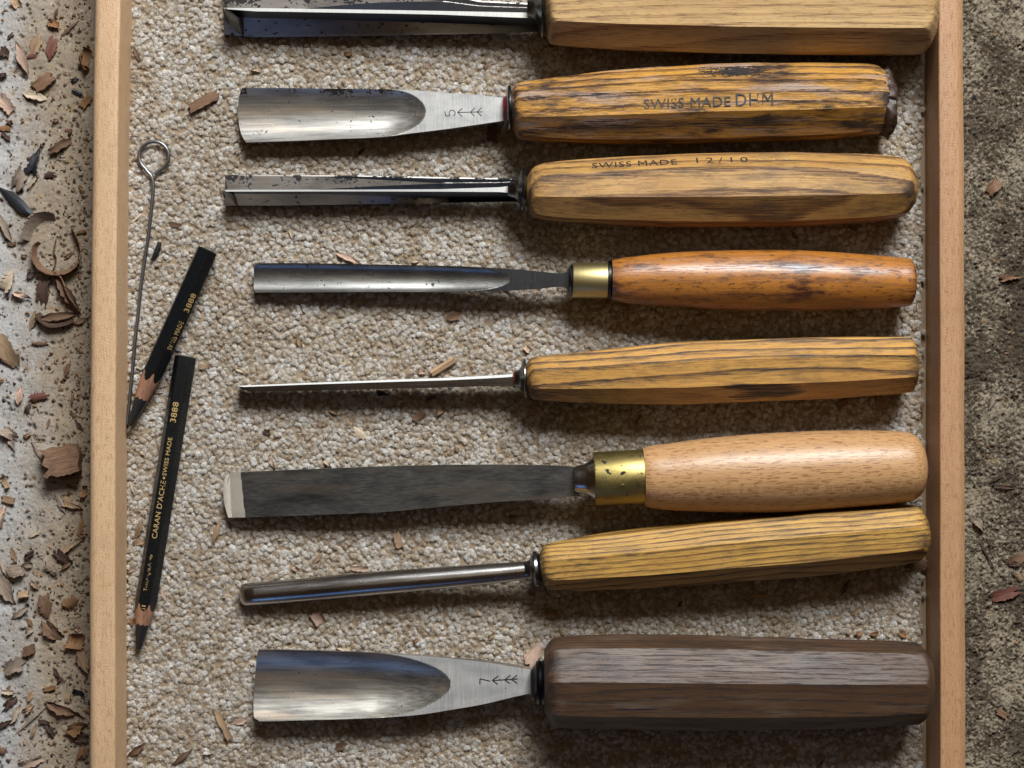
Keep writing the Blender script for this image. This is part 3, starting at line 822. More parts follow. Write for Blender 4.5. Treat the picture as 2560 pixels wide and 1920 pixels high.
def build_v(name, label, A, B, z, xs, rim, top, keel, chan, zr, zk, bev, hrows, hz, hmat, roll, bolx, bolr, cyf=None, hseed=1, **hk):
    fr = Frame(*A, *B, z)
    fr.thing(name, label, 'V gouge', 'wood carving gouges lying in the tray')
    R = v_tool(fr, xs, rim, top, keel, chan, None, zr, zk, bev, None)
    # sharpened bevel: pull the near wall's first rings back towards the keel
    n = len(R)
    # one closed skin, coloured by material slots
    m = R.shape[1]
    tipx = R[0, 0, 0]
    back = bev['back'] * S
    for i in range(n):
        pass
    v, f = loft(R, cap0=True, cap1=True)
    me_o = mk("blade", v, f, M['steel_v'], fr.e, sharp=18)
    me = me_o.data
    for k in ('steel_rim', 'steel_blue', 'steel_v_out', 'steel_new', 'steel_dark'): me.materials.append(M[k])
    # ring columns: 0-1 rim with painted highlight, 1-2 dark band, 2-3 outer wall, 3-4 keel underside, 6-7 far land, 7-8/8-9 channel, 9-0 near land
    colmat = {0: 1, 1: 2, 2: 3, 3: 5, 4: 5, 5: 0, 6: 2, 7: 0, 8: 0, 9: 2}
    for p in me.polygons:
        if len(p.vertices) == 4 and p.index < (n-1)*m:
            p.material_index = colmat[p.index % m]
    # bevel facet ground on the tip, a sub-surface proud of the blade end
    bp = bev['bevel_px']
    tri = [fr.loc(a, b, c) for a, b, c in bp]
    low = [q - np.array([-.6, -.2, 1.5]) for q in tri]
    vv = np.array(tri + low); k = len(tri)
    ff = [list(range(k))[::-1]] + [[j, (j+1) % k, (j+1) % k + k, j + k] for j in range(k)]
    mk("bevel", vv, ff, M['steel_grey'], fr.e, smooth=False)
    bx = fr.loc(bolx[0], bolx[1], z)
    x0 = bx[0]; cy = bx[1]
    lathe(fr, [(x0 - 5.5, bolr*.30), (x0 - 3.2, bolr*.42), (x0 - 1.8, bolr*.62), (x0 - 1.1, bolr*.90), (x0 - .8, bolr), (x0 - .3, bolr*1.02), (x0 + .25, bolr*.97), (x0 + .5, bolr*.8)], M['bolster'], 'bolster', cy=cy, cz=hz)
    s = handle(fr, hrows, hz, hmat, roll, seed=hseed, **hk)
    return fr, s

lin = lambda pts: (lambda x: float(np.interp(x, [p[0] for p in pts], [p[1] for p in pts])))

fr1, s1 = build_v("v_parting_gouge", "largest V parting gouge with pale ash handle cut off by the top edge", (557, 28), (2330, 24), 11,
    (560, 1346), lin([(560, 19.5), (700, 21), (1000, 25.5), (1346, 32)]),
    lin([(560, -62), (900, -45), (1100, -20), (1200, 2), (1346, 9)]), lin([(560, 86), (640, 93), (900, 90), (1200, 84), (1346, 80)]), (760, 1110),
    lambda t: 13.5, lambda t: 2.6 + 4.2*t,
    dict(band=lin([(560, 12), (600, 17), (760, 17), (1100, 21), (1346, 20)]), rimw=lin([(560, 3), (640, 8), (1100, 9), (1250, 12), (1346, 14)]), zf=.12, back=40,
         bevel_px=[(556, 19, 13.3), (566, 21, 13.7), (594, 47, 12.2), (606, 90, 3.6), (580, 72, 3.6), (562, 50, 8.4)]),
    [(1363, -60, 100), (1372, -72, 108), (1385, -80, 113), (1565, -85, 127), (1728, -86, 133), (1840, -86, 137), (2100, -84, 140), (2296, -80, 138), (2327, -76, 132)], 14.2, M['ash_pale'], 9, (1358, 23), 10.6, hseed=3)

fr3, s3 = build_v("v_parting_gouge", "medium V parting gouge whose octagonal handle is stamped SWISS MADE 12/10", (558, 478), (2284, 476), 9,
    (563, 1296), lin([(560, 474.5), (900, 474), (1100, 473), (1250, 468), (1296, 462)]),
    lin([(560, 437), (900, 438.5), (1100, 443), (1296, 446)]), lin([(560, 514), (700, 514), (1000, 509), (1296, 504)]), (780, 1115),
    lambda t: 11.0 + .3*t, lambda t: 3.0 + 3.4*t,
    dict(band=lin([(560, 3), (600, 6), (800, 6), (1000, 14), (1296, 22)]), rimw=lin([(560, 4.5), (900, 4.5), (1100, 6), (1250, 12), (1296, 22)]), zf=.15, back=30,
         bevel_px=[(556, 478, 10.7), (565, 478.5, 11.1), (580, 487, 10.4), (594, 515, 3.4), (572, 503, 3.4), (559, 494, 6.8)]),
    [(1317, 434, 530), (1326, 424, 538), (1341, 416, 544), (1370, 409, 550), (1468, 401, 557), (1565, 395, 561), (1728, 388, 565), (1956, 384, 564), (2100, 387, 558), (2200, 391, 550), (2257, 398, 541), (2281, 410, 530)], 12.3, M['ash_olive'], -7, (1310, 476), 7.4, hseed=4)

# stamp on the upper facet of the medium V tool
def facet_map(surf, x0, ang, off=0.0, flip=1):
    def f(u, v):
        p, tg, nr = surf(x0 + u, ang)
        return p + (-tg) * 0 + np.array([0, math.sin(math.radians(ang)), -math.cos(math.radians(ang))]) * (v + off) * flip + nr * .03
    return f
A3 = 38.0
def xloc(fr, px, py=None): return fr.loc(px, 480 if py is None else py)[0]
lay_text("SWISS MADE", facet_map(s3, xloc(fr3, 1477), A3, -.4), (1686-1477)*S*.98, 3.3, M['ink'], "stamped_lettering", fr3.e, 1.1)
lay_text("12/10", facet_map(s3, xloc(fr3, 1733), A3, .2), (1860-1733)*S*.98, 3.3, M['ink'], "stamped_size", fr3.e, 1.5)
lay_text("OFV", facet_map(s3, xloc(fr3, 1882), A3, .5), (1966-1882)*S*.98, 2.2, M['emboss'], "embossed_letters", fr3.e, 1.3, worn=.35, seed=2)

# ---- tool 2: wide shallow gouge no 5 with worn amber handle
fr2 = Frame(590, 284, 2231, 258, 9)
fr2.thing("carving_gouge", "shallow wide gouge marked 5 with battered amber striped octagonal handle", 'gouge', 'wood carving gouges lying in the tray')
z2 = lambda x: 5.5 + 4.5 * (x + 110) / 90.0      # blade deck height (mm) over local x
def gouge_surf(fr, deck, depth, x_s, x_e, thick, pw=2.0):
    def zt(x, v):
        prof = depth * (1 - v*v)
        sl = 0 if x < x_s else depth * ((x - x_s) / (x_e - x_s))**pw
        return deck(x) - max(0.0, prof - sl)
    def zb(x, v):
        k = min(1, max(0, (x - x_e) / 12))
        prof = depth * (1 - v*v)
        return deck(x) - (prof + thick(x)) * (1) if x < x_e else deck(x) - (prof*(1-k) + depth*.75*k + thick(x))
    return zt, zb
xa = fr2.loc(600, 280, 8)[0]; xs_ = fr2.loc(960, 280, 8)[0]; xe_ = fr2.loc(1064, 275, 8)[0]; xz = fr2.loc(1263, 272, 8)[0]
deck2 = lambda x: 6.6 + 3.2 * (x - xa) / (xz - xa)
th2 = lambda x: .10 + min(1.0, max(0, (x - xa) / 9)) * 1.5
zt2, zb2 = gouge_surf(fr2, deck2, 2.9, xs_, xe_, th2, 2.4)
blade(fr2, [(586, 217.5, 356), (606, 218, 355), (700, 219, 352.5), (850, 221.5, 347), (952, 223.5, 343), (1026, 226, 334), (1120, 233.5, 323), (1200, 240, 312), (1263, 246.5, 303)],
      [(604, 218), (594, 240), (590, 272), (593, 305), (601, 335), (614, 355)], zt2, zb2, M['steel'], nx=300, nv=61, zref=8.0, deck=M['steel_deck'], deckf=lambda x: deck2(x))
def deckz(fr, dk): return lambda a: float(dk(fr.loc(a[0], a[1], 8)[0])) + .03
segs = [((1112, 278), (1114, 290)), ((1114, 290), (1124, 289.5)), ((1124, 289.5), (1123, 281))] + arc_px(1130.5, 283, 7.6, 200, 420, 9)
segs += [((1144, 281), (1206, 279.7)), ((1144, 281), (1156, 271)), ((1144, 281), (1155.5, 291.5)), ((1176, 280.3), (1188, 269)), ((1176, 280.3), (1186.5, 290.5)), ((1193, 280), (1204, 269)), ((1193, 280), (1204, 290))]
strokes(fr2, segs, deckz(fr2, deck2), 2.1, M['ink'], "engraved_mark", fr2.e)
cB = fr2.loc(1262, 275, 9)[0]
X2c = fr2.loc(1270, 272, 9)
lathe(fr2, [(cB - .5, 3.6), (cB + .6, 4.3), (cB + 1.1, 5.4)], M['red_paint'], 'painted_shoulder', cy=X2c[1], cz=10.2)
lathe(fr2, [(cB + .7, 5.0), (cB + 1.2, 7.6), (cB + 1.7, 7.9), (cB + 2.2, 7.7), (cB + 2.5, 6)], M['bolster'], 'bolster', cy=X2c[1], cz=10.9)
s2 = handle(fr2, [(1278, 222, 322), (1284, 214, 336), (1298, 208, 347), (1340, 203, 351), (1403, 195, 354), (1565, 177.5, 358), (1728, 166.5, 356), (1840, 163, 353.5), (2035, 161, 347.5), (2150, 163, 339), (2205, 172, 336), (2216, 178, 336)], 13.0, M['ash_amber'], -3, ende=((0, .86), (1.5, .97), (4, 1.05), (7, 1.08)), seed=5, wear=.09, dome=.8)
eX, eC, eH = fr2.st([(2200, 170, 348), (2231, 182, 345)], 13.0)
# mushroomed, hammered end
th = np.linspace(0, 2*math.pi, 72, endpoint=False); rr_ = np.random.default_rng(8)
rings = []
lump = 1 + .05*np.sin(3*th+1) + .035*np.sin(7*th) + rr_.normal(0, .012, 72)
lump += .16 * np.exp(-((th - math.radians(235)) / .28)**2)
for x, k in ((eX[0]-.5, .80), (eX[0], .93), (eX[0]+1.2, .98), (eX[0]+2.4, .99), (eX[0]+3.4, .93), (eX[0]+4.1, .80), (eX[0]+4.3, .45), (eX[0]+4.2, .1)):
    l2 = lump + rr_.normal(0, .035, 72)
    c_y = np.interp(x, eX, eC); h = 11.6
    rings.append(np.stack([x + .35*np.sin(5*th + 2) * k, c_y + k*h*l2*np.cos(th), 13.0 + k*h*l2*np.sin(th)], 1))
v, f = loft(rings); mk("mushroomed_end", v, f, M['charred'], fr2.e, sharp=50)
A2 = 87.0
lay_text("SWISS MADE", facet_map(s2, xloc(fr2, 1600, 240), A2, -1.9), (1812-1600)*S*.98, 3.4, M['ink'], "stamped_lettering", fr2.e, 1.05, worn=.02, seed=3)
lay_text("DHM", facet_map(s2, xloc(fr2, 1824, 240), A2, -1.5), (1915-1824)*S*.98, 4.2, M['ink'], "stamped_initials", fr2.e, 1.1, worn=.24, seed=4)
# ragged black burn on the upper facet
def blotch(fr, surf, px0, px1, ang, off, hgt, mat, name, seed, dens=.5):
    r = np.random.default_rng(seed); x0 = xloc(fr, px0, 240); x1 = xloc(fr, px1, 240)
    V = []; F = []; st = .22
    nx = int((x1-x0)/st); ny = int(hgt/st*1.2)
    for i in range(nx):
        for j in range(ny):
            u = i/nx; w = j/ny
            g = .5 + .24*float(tnoise(TILE, np.array((x0+i*st)*.6), np.array(j*st*1.9+seed), 30))
            if g > 1.02 - dens * math.sin(math.pi*min(1, u*1.02))**.6 * math.sin(math.pi*w)**.4 * (.65+.6*u):
                q = []
                for a, b in ((0, 0), (1, 0), (1, 1), (0, 1)):
                    p, tg, nr = surf(x0 + (i+a)*st, ang)
                    q.append(p + np.array([0, math.sin(math.radians(ang)), -math.cos(math.radians(ang))]) * ((j+b)*st/1.2*1.2*.83 - hgt/2 + off) + nr*.035)
                F.append([len(V)+k for k in range(4)]); V += q
    if F: mk(name, np.array(V), F, mat, fr.e, smooth=False)
blotch(fr2, s2, 1728, 1915, 42, 0.0, 6.5, M['ink'], "burn_mark", 5, .80)

# ---- tool 4: narrow gouge, brass ferrule, orange handle
fr4 = Frame(628, 694, 2281, 706, 8)
fr4.thing("carving_gouge", "narrow dark gouge with smooth brass ferrule and glossy orange round handle", 'gouge', 'wood carving gouges lying in the tray')
x4a = fr4.loc(629, 694)[0]; x4s = fr4.loc(1060, 696)[0]; x4e = fr4.loc(1275, 698)[0]; x4z = fr4.loc(1409, 700)[0]
deck4 = lambda x: 5.6 + 5.0 * (x - x4a) / (x4z - x4a)
th4 = lambda x: .10 + min(1.0, max(0, (x - x4a) / 5)) * 1.1
def zt4(x, v):
    d = 2.9 * math.sqrt(max(0, 1 - v*v*.96)); k = max(0, (x - x4s)/(x4e - x4s))
    return deck4(x) - max(0, d - 2.9 * k**1.8)
def zb4(x, v):
    return deck4(x) - (2.9 * math.sqrt(max(0, 1 - v*v*.97)) * (1 if x < x4e else 1) + th4(x))
o4 = blade(fr4, [(626, 657, 730.5), (640, 656.5, 730.5), (760, 657, 730), (950, 661, 729.5), (1123, 665, 730), (1200, 668.5, 729), (1275, 673, 727), (1350, 680, 722.5), (1395, 684, 718), (1409, 683.5, 718.5), (1416, 679, 723), (1422, 667, 735), (1424, 662, 740)],
      [(634, 657.5), (630, 664), (629, 694), (630, 722), (635, 730)], zt4, zb4, M['steel_old'], nx=260, nv=41, zref=8.0, deck=M['steel_dark'], deckf=lambda x: deck4(x))
xf = fr4.loc(1430, 702)[0]; cyf4 = fr4.loc(1450, 702)[1]; zc4 = 11.2
lathe(fr4, [(xf - 1.1, 3.0), (xf - .7, 5.3), (xf - .15, 5.5), (xf + .1, 5.2)], M['steel_dark'], 'bolster', cy=cyf4, cz=zc4)
xg = fr4.loc(1518, 702)[0]
lathe(fr4, [(xf, 5.4), (xf + .1, 5.85), (xf + .35, 6.0), (xg - .2, 6.1), (xg, 5.9)], M['brass'], 'ferrule', cy=cyf4, cz=zc4, seg=96)
lathe(fr4, [(xg, 6.3), (xg + .15, 6.75), (xg + .9, 6.8), (xg + 1.2, 6.5)], M['black_steel'], 'collar', cy=fr4.loc(1522, 701)[1], cz=zc4)
handle(fr4, [(1529, 650, 751), (1560, 644, 757), (1640, 635, 764), (1728, 629, 769), (1840, 625.5, 774), (1960, 625, 777), (2042, 628, 776.5), (2160, 636, 773), (2240, 643, 768), (2274, 647, 765), (2279, 650, 762)], zc4, M['cherry'], None, ends=((0, 1.0), (5, 1.0)), ende=((0, .94), (.7, 1.0), (5, 1.0)), seed=6, wear=.02, dome=1.0)
strokes(fr4, arc_px(1332, 698, 7.5, -60, 230, 10), lambda a: deck4(fr4.loc(*a)[0]) + .03, 2.0, M['ink'], "engraved_mark", fr4.e)

# ---- tool 5: thin chisel on edge
fr5 = Frame(592, 966, 2285, 910, 9)
fr5.thing("thin_chisel", "slim chisel lying on edge with dark streaked amber octagonal handle", 'chisel', 'wood carving gouges lying in the tray')
rows5 = [(592, 965.0, 967), (600, 964.5, 970.5), (620, 963.5, 979.5), (750, 958, 977.5), (950, 950.5, 973), (1123, 944.5, 968.5), (1200, 940.5, 966), (1260, 937, 965.5), (1285, 935, 965.5), (1298, 931, 968), (1305, 924, 975), (1308, 918, 981)]
X5, C5, H5 = fr5.st(rows5, 8.5)
xs5 = np.concatenate([np.linspace(X5[0], X5[2], 8)[:-1], np.linspace(X5[2], X5[-4], 50)[:-1], np.linspace(X5[-4], X5[-1], 12)])
rings = []
for x in xs5:
    c = np.interp(x, X5, C5); h = np.interp(x, X5, H5); t5 = (x - X5[0]) / (X5[-1] - X5[0]); zt_ = 8.0 + 3.6*t5; zb_ = max(1.2, zt_ - 7)
    ch = min(.45 + .5*t5, h*.6)
    rings.append([(x, c - h, zt_ - .25), (x, c + h - ch, zt_), (x, c + h, zt_ - ch*1.1), (x, c + h*.95, zb_), (x, c - h*.95, zb_)])
v, f = loft(rings); o5 = mk("blade", v, [q[::-1] for q in f], M['chrome'], fr5.e, sharp=15)
o5.data.materials.append(M['steel_rim'])  # lit upper edge painted on as a near-white line
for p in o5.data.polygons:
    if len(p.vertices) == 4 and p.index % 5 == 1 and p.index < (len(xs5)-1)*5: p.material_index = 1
xb = fr5.loc(1312, 948)[0]; cb = fr5.loc(1312, 947)[1]
lathe(fr5, [(xb - 3.5, 2.6), (xb - 2.0, 3.2), (xb - 1.0, 4.6), (xb - .6, 6.3), (xb - .1, 6.9), (xb + .35, 6.8), (xb + .6, 5.5)], M['bolster'], 'bolster', cy=cb, cz=11.2)
lathe(fr5, [(xb - 3.9, 2.25), (xb - 3.3, 2.75), (xb - 2.6, 2.9)], M['red_paint'], 'paint_fleck', cy=cb + .1, cz=11.0, seg=12)
handle(fr5, [(1317, 902, 990), (1324, 896, 997), (1338, 891, 1001), (1400, 884.5, 1005), (1468, 877.5, 1008), (1565, 866, 1010.5), (1728, 852, 1011.5), (1840, 847.5, 1006), (2042, 841.5, 999), (2200, 840, 988), (2269, 841, 981), (2283, 845, 975)], 11.4, M['ash_striped'], 3, ende=((0, .90), (.8, 1.0), (2.0, 1.06), (4, 1.08)), seed=7, dome=1.0)

# ---- tool 6: broad flat chisel, beech handle
fr6 = Frame(556, 1238, 2317, 1168, 10)
fr6.thing("flat_chisel", "broad grey flat chisel with tarnished brass ferrule and smooth round beech handle", 'chisel', 'wood carving gouges lying in the tray')
x6a = fr6.loc(560, 1238)[0]; x6z = fr6.loc(1442, 1202)[0]
xbv = fr6.loc(606, 1238)[0]
def zt6(x, v):
    z = 6.0 + 6.5 * (x - x6a) / (x6z - x6a)
    bvx = xbv + .6 * (1 - abs(v)) 
    if x < bvx: z -= (bvx - x) * .10
    return z
def zb6(x, v):
    z = 6.0 + 6.5 * (x - x6a) / (x6z - x6a)
    return z - (.05 + 2.6 * min(1, max(0, (x - x6a) / 9)) if x < xbv + 6 else 2.6) - .3*(1-v*v) if x > xbv else min(zt6(x, v) - .08, z - .75 - 1.9*max(0, (x - x6a))/max(.1, xbv - x6a))
rows6 = [(552, 1184.5, 1296), (570, 1183, 1295.5), (600, 1181, 1295), (760, 1174, 1289), (929, 1167, 1281.5), (1123, 1162, 1264), (1250, 1161, 1253), (1400, 1163, 1243), (1436, 1166, 1238), (1446, 1168, 1237)]
zdeck6 = lambda x: 6.0 + 6.5 * (x - x6a) / (x6z - x6a)
blade(fr6, rows6, [(600, 1181), (600.5, 1192), (603, 1204), (603.5, 1220), (606.5, 1240), (607, 1258), (611, 1275), (612, 1294.5)], lambda x, v: zdeck6(x) - .02*(1-v*v), lambda x, v: zdeck6(x) - 2.6, M['steel_grey'], nx=130, nv=25, zref=8.0, sharp=20)
xe6 = fr6.loc(616, 1240)[0]
blade(fr6, [(552, 1184.5, 1296), (570, 1183, 1295.5), (616, 1180.5, 1294.5)], [(571, 1183.5), (561, 1192), (556, 1212), (555, 1235), (558, 1262), (567, 1294)],
      lambda x, v: zdeck6(x) - .05 - .09*(xe6 - x) - .012*(xe6 - x)**2 + .10*max(0, v-.75)*4 - .15*max(0, -v-.75)*4, lambda x, v: zdeck6(x) - .75 - 1.8*min(1, max(0, (x - x6a)/8)), M['steel_new'], name="honed_bevel", nx=24, nv=31, zref=8.0, sharp=20)
xs6 = fr6.loc(1446, 1202)[0]; xf6 = fr6.loc(1484, 1197)[0]; cy6 = fr6.loc(1500, 1195)[1]; zc6 = 13.2
lathe(fr6, [(xs6 - 1.5, 4.2), (xs6, 4.8), (xs6 + 2, 5.1), (xs6 + 3.8, 6.2), (xf6 + .2, 7.6)], M['chrome'], 'tang_neck', cy=cy6, cz=zc6 - .3)
xg6 = fr6.loc(1608, 1192)[0]
lathe(fr6, [(xf6 - .05, 8.2), (xf6 + .05, 9.0), (xf6 + .5, 9.15), (xg6 - .5, 9.4), (xg6 - .1, 9.35), (xg6, 8.8)], M['brass_old'], 'ferrule', cy=cy6, cz=zc6, seg=96, wob=.002)
lathe(fr6, [(0, .75), (.25, .9), (.45, .6)], M['brass_old'], 'rivet', cy=0, cz=0, seg=14)
rv = [o for o in fr6.e.children if o.name.startswith('rivet')][0]
pr = fr6.loc(1557, 1211, zc6 + 8.6); rv.location = [c * MM for c in (pr[0], pr[1], zc6 + 8.7)]; rv.rotation_euler = (math.radians(20), -math.pi/2, 0)
handle(fr6, [(1609, 1120, 1265), (1622, 1115.5, 1269.5), (1680, 1108, 1276), (1750, 1098, 1279), (1850, 1088, 1281), (1960, 1081, 1281), (2042, 1077, 1275), (2150, 1075.5, 1267), (2230, 1077, 1259), (2285, 1080, 1252), (2311, 1085, 1246)], zc6, M['beech'], None, ends=((0, 1.0), (5, 1.0)), ende=((0, .45), (.6, .66), (1.5, .80), (3.2, .93), (5.5, .99), (9, 1.0)), seed=9, wear=.0, dome=.6)

# ---- tool 7: gouge lying hollow side down, yellow ash handle
fr7 = Frame(596, 1492, 2318, 1336, 9)
fr7.thing("carving_gouge", "round backed gouge lying hollow side down with yellow ash octagonal handle", 'gouge', 'wood carving gouges lying in the tray')
rows7 = [(596, 1474, 1506), (600, 1468, 1513), (606, 1463, 1517), (634, 1459, 1516), (760, 1447, 1505), (929, 1430, 1489), (1100, 1417, 1472), (1250, 1406, 1456), (1322, 1400, 1446)]
X7, C7, H7 = fr7.st(rows7, 7.0)
th = np.radians(np.linspace(-18, 198, 41))
rings = []
xs7 = np.concatenate([[X7[0]], np.linspace(X7[0]+.2, X7[3]-.02, 12), [X7[3]+.25], np.linspace(X7[3]+1.5, X7[-1], 60)])
for x in xs7:
    c = smoothi(x, X7, C7); h = smoothi(x, X7, H7); t7 = (x - X7[0]) / (X7[-1] - X7[0]); zc = 3.4 + 6.2*t7
    k = 1.0
    if x < X7[3]:
        q = (X7[3] - x) / (X7[3] - X7[0]); k = 1 - .30*q - .25*q**3
    ho = h
    ri = min(ho*.72, ho - .2) if x > X7[3] else max(.05, ho*.72*min(1, .98))
    outer = [(x, c + ho*math.cos(a), zc + ho*k*math.sin(a)) for a in th]
    inner = [(x, c + ri*math.cos(a), zc + min(ri, ho*k-.1)*math.sin(a)) for a in th[::-1]]
    rings.append(outer + inner)
v, f = loft(rings); o7 = mk("blade", v, [q[::-1] for q in f], M['chrome'], fr7.e, sharp=22)
o7.data.materials.append(M['steel_new'])
for p in o7.data.polygons:
    if X7[0] + 1.7 < p.center[0] / MM < X7[3] + .1 and p.normal[2] > .35: p.material_index = 1
xb = fr7.loc(1341, 1423)[0]; cb = fr7.loc(1341, 1422)[1]
lathe(fr7, [(xb - 4, 3.0), (xb - 2.6, 3.3), (xb - 1.7, 4.2), (xb - 1.2, 5.6), (xb - .5, 6.3), (xb + .4, 6.2), (xb + .9, 5.6), (xb + 1.6, 5.2)], M['bolster'], 'bolster', cy=cb, cz=10.6)
handle(fr7, [(1352, 1376, 1462), (1357, 1368, 1469), (1368, 1361.5, 1473.5), (1390, 1356, 1475.5), (1501, 1335.5, 1473), (1614, 1321, 1469), (1700, 1311, 1463), (1800, 1299, 1455), (1960, 1283.5, 1444), (2042, 1275, 1437), (2150, 1269, 1423), (2275, 1263, 1405), (2305, 1266, 1396), (2314, 1274, 1388)], 12.0, M['ash_yellow'], 5, ende=((0, .80), (.8, .9), (2.5, 1.0), (4.5, 1.08)), seed=10, dome=.9)

# ---- tool 8: widest gouge no 7, dark handle
fr8 = Frame(631, 1712, 2334, 1712, 11)
fr8.thing("carving_gouge", "widest deep gouge marked 7 with thick dark walnut octagonal handle", 'gouge', 'wood carving gouges lying in the tray')
x8a = fr8.loc(631, 1712, 9)[0]; x8s = fr8.loc(935, 1700, 9)[0]; x8e = fr8.loc(1127, 1708, 9)[0]; x8z = fr8.loc(1333, 1700, 9)[0]
deck8 = lambda x: 8.6 + 3.6 * (x - x8a) / (x8z - x8a)
th8 = lambda x: .12 + min(1.0, max(0, (x - x8a) / 6)) * 1.7
zt8, zb8 = gouge_surf(fr8, deck8, 4.8, x8s, x8e, th8, 2.0)
blade(fr8, [(628, 1625.5, 1804), (660, 1625, 1803.5), (800, 1627, 1799), (929, 1630.5, 1794), (1026, 1636, 1787), (1060, 1638, 1783), (1123, 1643, 1772.5), (1200, 1651, 1759), (1300, 1666, 1735), (1333, 1671, 1728)],
      [(647, 1626), (643, 1632), (636, 1670), (631, 1715), (630, 1760), (634, 1795), (648, 1803)], zt8, zb8, M['steel7'], nx=300, nv=61, zref=9.0, deck=M['steel_deck'], deckf=lambda x: deck8(x))
segs = [((1199.5, 1711), (1200, 1697)), ((1200, 1697), (1225, 1703))]
segs += [((1230, 1701.5), (1294, 1697.5)), ((1230, 1701.5), (1246, 1690)), ((1232, 1702), (1244, 1711)), ((1262, 1700), (1276, 1688)), ((1262, 1700), (1275, 1709)), ((1279, 1699), (1293, 1688)), ((1279, 1699), (1293, 1708.5))]
strokes(fr8, segs, lambda a: deck8(fr8.loc(a[0], a[1], 9)[0]) + .03, 3.0, M['ink'], "engraved_mark", fr8.e)
xb = fr8.loc(1346, 1702)[0]; cb = fr8.loc(1346, 1703)[1]
lathe(fr8, [(xb - 2.6, 4.4), (xb - 1.4, 5.6), (xb - .8, 7.2), (xb + .2, 7.7), (xb + 1.0, 7.4), (xb + 1.9, 7.8), (xb + 2.6, 8.2)], M['black_steel'], 'bolster', cy=cb, cz=13.6)
s8 = handle(fr8, [(1361, 1620, 1782), (1385, 1600, 1809), (1400, 1597, 1812), (1557, 1592, 1817), (1728, 1593, 1819), (1900, 1598, 1818), (2133, 1605, 1814), (2290, 1611, 1806), (2318, 1615, 1802)], 15.2, M['walnut'], 14, ends=((0, .97), (3.3, 1.08), (8, 1.08)), ende=((0, .80), (1.2, .92), (3.0, 1.03), (5, 1.08)), seed=11, dome=1.2, wear=.05)

# ---------------------------------------------------------------- pencils
def pencil(label, top, tip, px_w, body_px, wood_px, roll, zc, texts):
    fr = Frame(*tip, *top, zc)
    fr.thing("black_pencil", label, 'pencil', 'thick black pencils beside the left rail')
    x0 = fr.loc(*tip, zc)[0]; x1 = fr.loc(*top, zc)[0]
    L = x1 - x0
    rw = px_w * S * .984 / 2 * 1.0
    ap = rw * .92
    xb_ = body_px * S; xw = wood_px * S
    cone = lambda x: .95 + (x - 0) * (ap*1.02 - .95) / (xb_ + .8)
    th = np.radians(np.arange(0, 360, 4.0))
    phi = (np.degrees(th) - roll + 30) % 60 - 30
    hexr = np.minimum(ap / np.cos(np.radians(phi)), ap * 1.135)
    def z_at(x): return zc - (zc - 3.0) * 0 
    # painted body and sharpened cone meet in scallops
    xs = np.concatenate([[0, .12, .35, .8], np.linspace(1.2, xw, 12), np.linspace(xw + .2, xb_ + 3.5, 44), np.linspace(xb_ + 5, L - .5, 20), [L - .3, L - .05, L + .12, L + .25, L + .3]])
    R = []; painted = []
    for x in xs:
        if x < .35: r_ = np.full(len(th), cone(0) * (.35 if x == 0 else .8)); pt = np.zeros(len(th), bool)
        else:
            c = cone(x); r_ = np.minimum(hexr, c); pt = hexr < c
        if x > L - .35:
            q = (x - (L - .35)) / .65; r_ = np.minimum(hexr, ap * 1.135) * math.sqrt(max(.0, 1 - q*q)) if q > 0 else r_
        R.append(np.stack([np.full(len(th), x0 + x), r_*np.cos(th), zc + r_*np.sin(th)], 1)); painted.append(pt)
    R = np.array(R); n, m, _ = R.shape
    v = R.reshape(-1, 3)
    body = []; wd = []; ld = []
    rr3 = np.random.default_rng(3); jag = rr3.uniform(-.6, .6, m); jag = (jag + np.roll(jag, 1) + np.roll(jag, 2)) / 1.6
    for i in range(n-1):
        for j in range(m):
            q = [i*m+j, (i+1)*m+j, (i+1)*m+(j+1) % m, i*m+(j+1) % m][::-1]
            if painted[i][j] or painted[i+1][j]: body.append(q)
            elif xs[i] < xw + jag[j]: ld.append(q)
            else: wd.append(q)
    ld.append([j for j in range(m)][::-1]); body.append([(n-1)*m + j for j in range(m)])
    def sub(faces, mat, nm, sharp=25):
        us = sorted({a for q in faces for a in q}); mp = {a: k for k, a in enumerate(us)}
        return mk(nm, v[us], [[mp[a] for a in q] for q in faces], mat, fr.e, sharp=sharp)
    b = sub(body, M['pencil'], "painted_body", 18); sub(wd, M['pencil_wood'], "sharpened_wood"); sub(ld, M['lead'], "lead")
    for body_t, pa, pb, hh, ang, off, worn in texts:
        xa_ = fr.loc(*pa, zc + ap)[0]; xb2 = fr.loc(*pb, zc + ap)[0]
        ar = math.radians(ang)
        def f(u, w, xa_=xa_, ar=ar, off=off):
            nr = np.array([0, math.cos(ar), math.sin(ar)]); tg = np.array([0, math.sin(ar), -math.cos(ar)])
            return np.array([xa_ + u, 0, zc]) + nr*(ap + .03) + tg*(w + off)
        lay_text(body_t, f, xb2 - xa_, hh, M['gold'], "gold_lettering", fr.e, 1.05, worn=worn, seed=len(body_t))
    return fr
pencil("thick black pencil printed 3888 SWISS MADE, nearest the bottom of the tray", (464, 891), (346, 1625), 52.5, 98, 64, 90, 3.6,
       [("3888", (435, 1056), (444, 1006), 2.0, 90, .15, 0), ("CARAN D'ACHE", (391, 1347), (415, 1203), 1.85, 90, .15, .12), ("•", (415.5, 1199), (416.5, 1193), .8, 90, .1, 0),
        ("SWISS MADE", (416, 1190), (434, 1095), 1.45, 90, .15, 0), ("Technograph HB", (367, 1478), (382, 1387), 1.5, 90, .15, .53), ("II", (360, 1524), (362, 1514), 1.4, 90, 0, .1)])
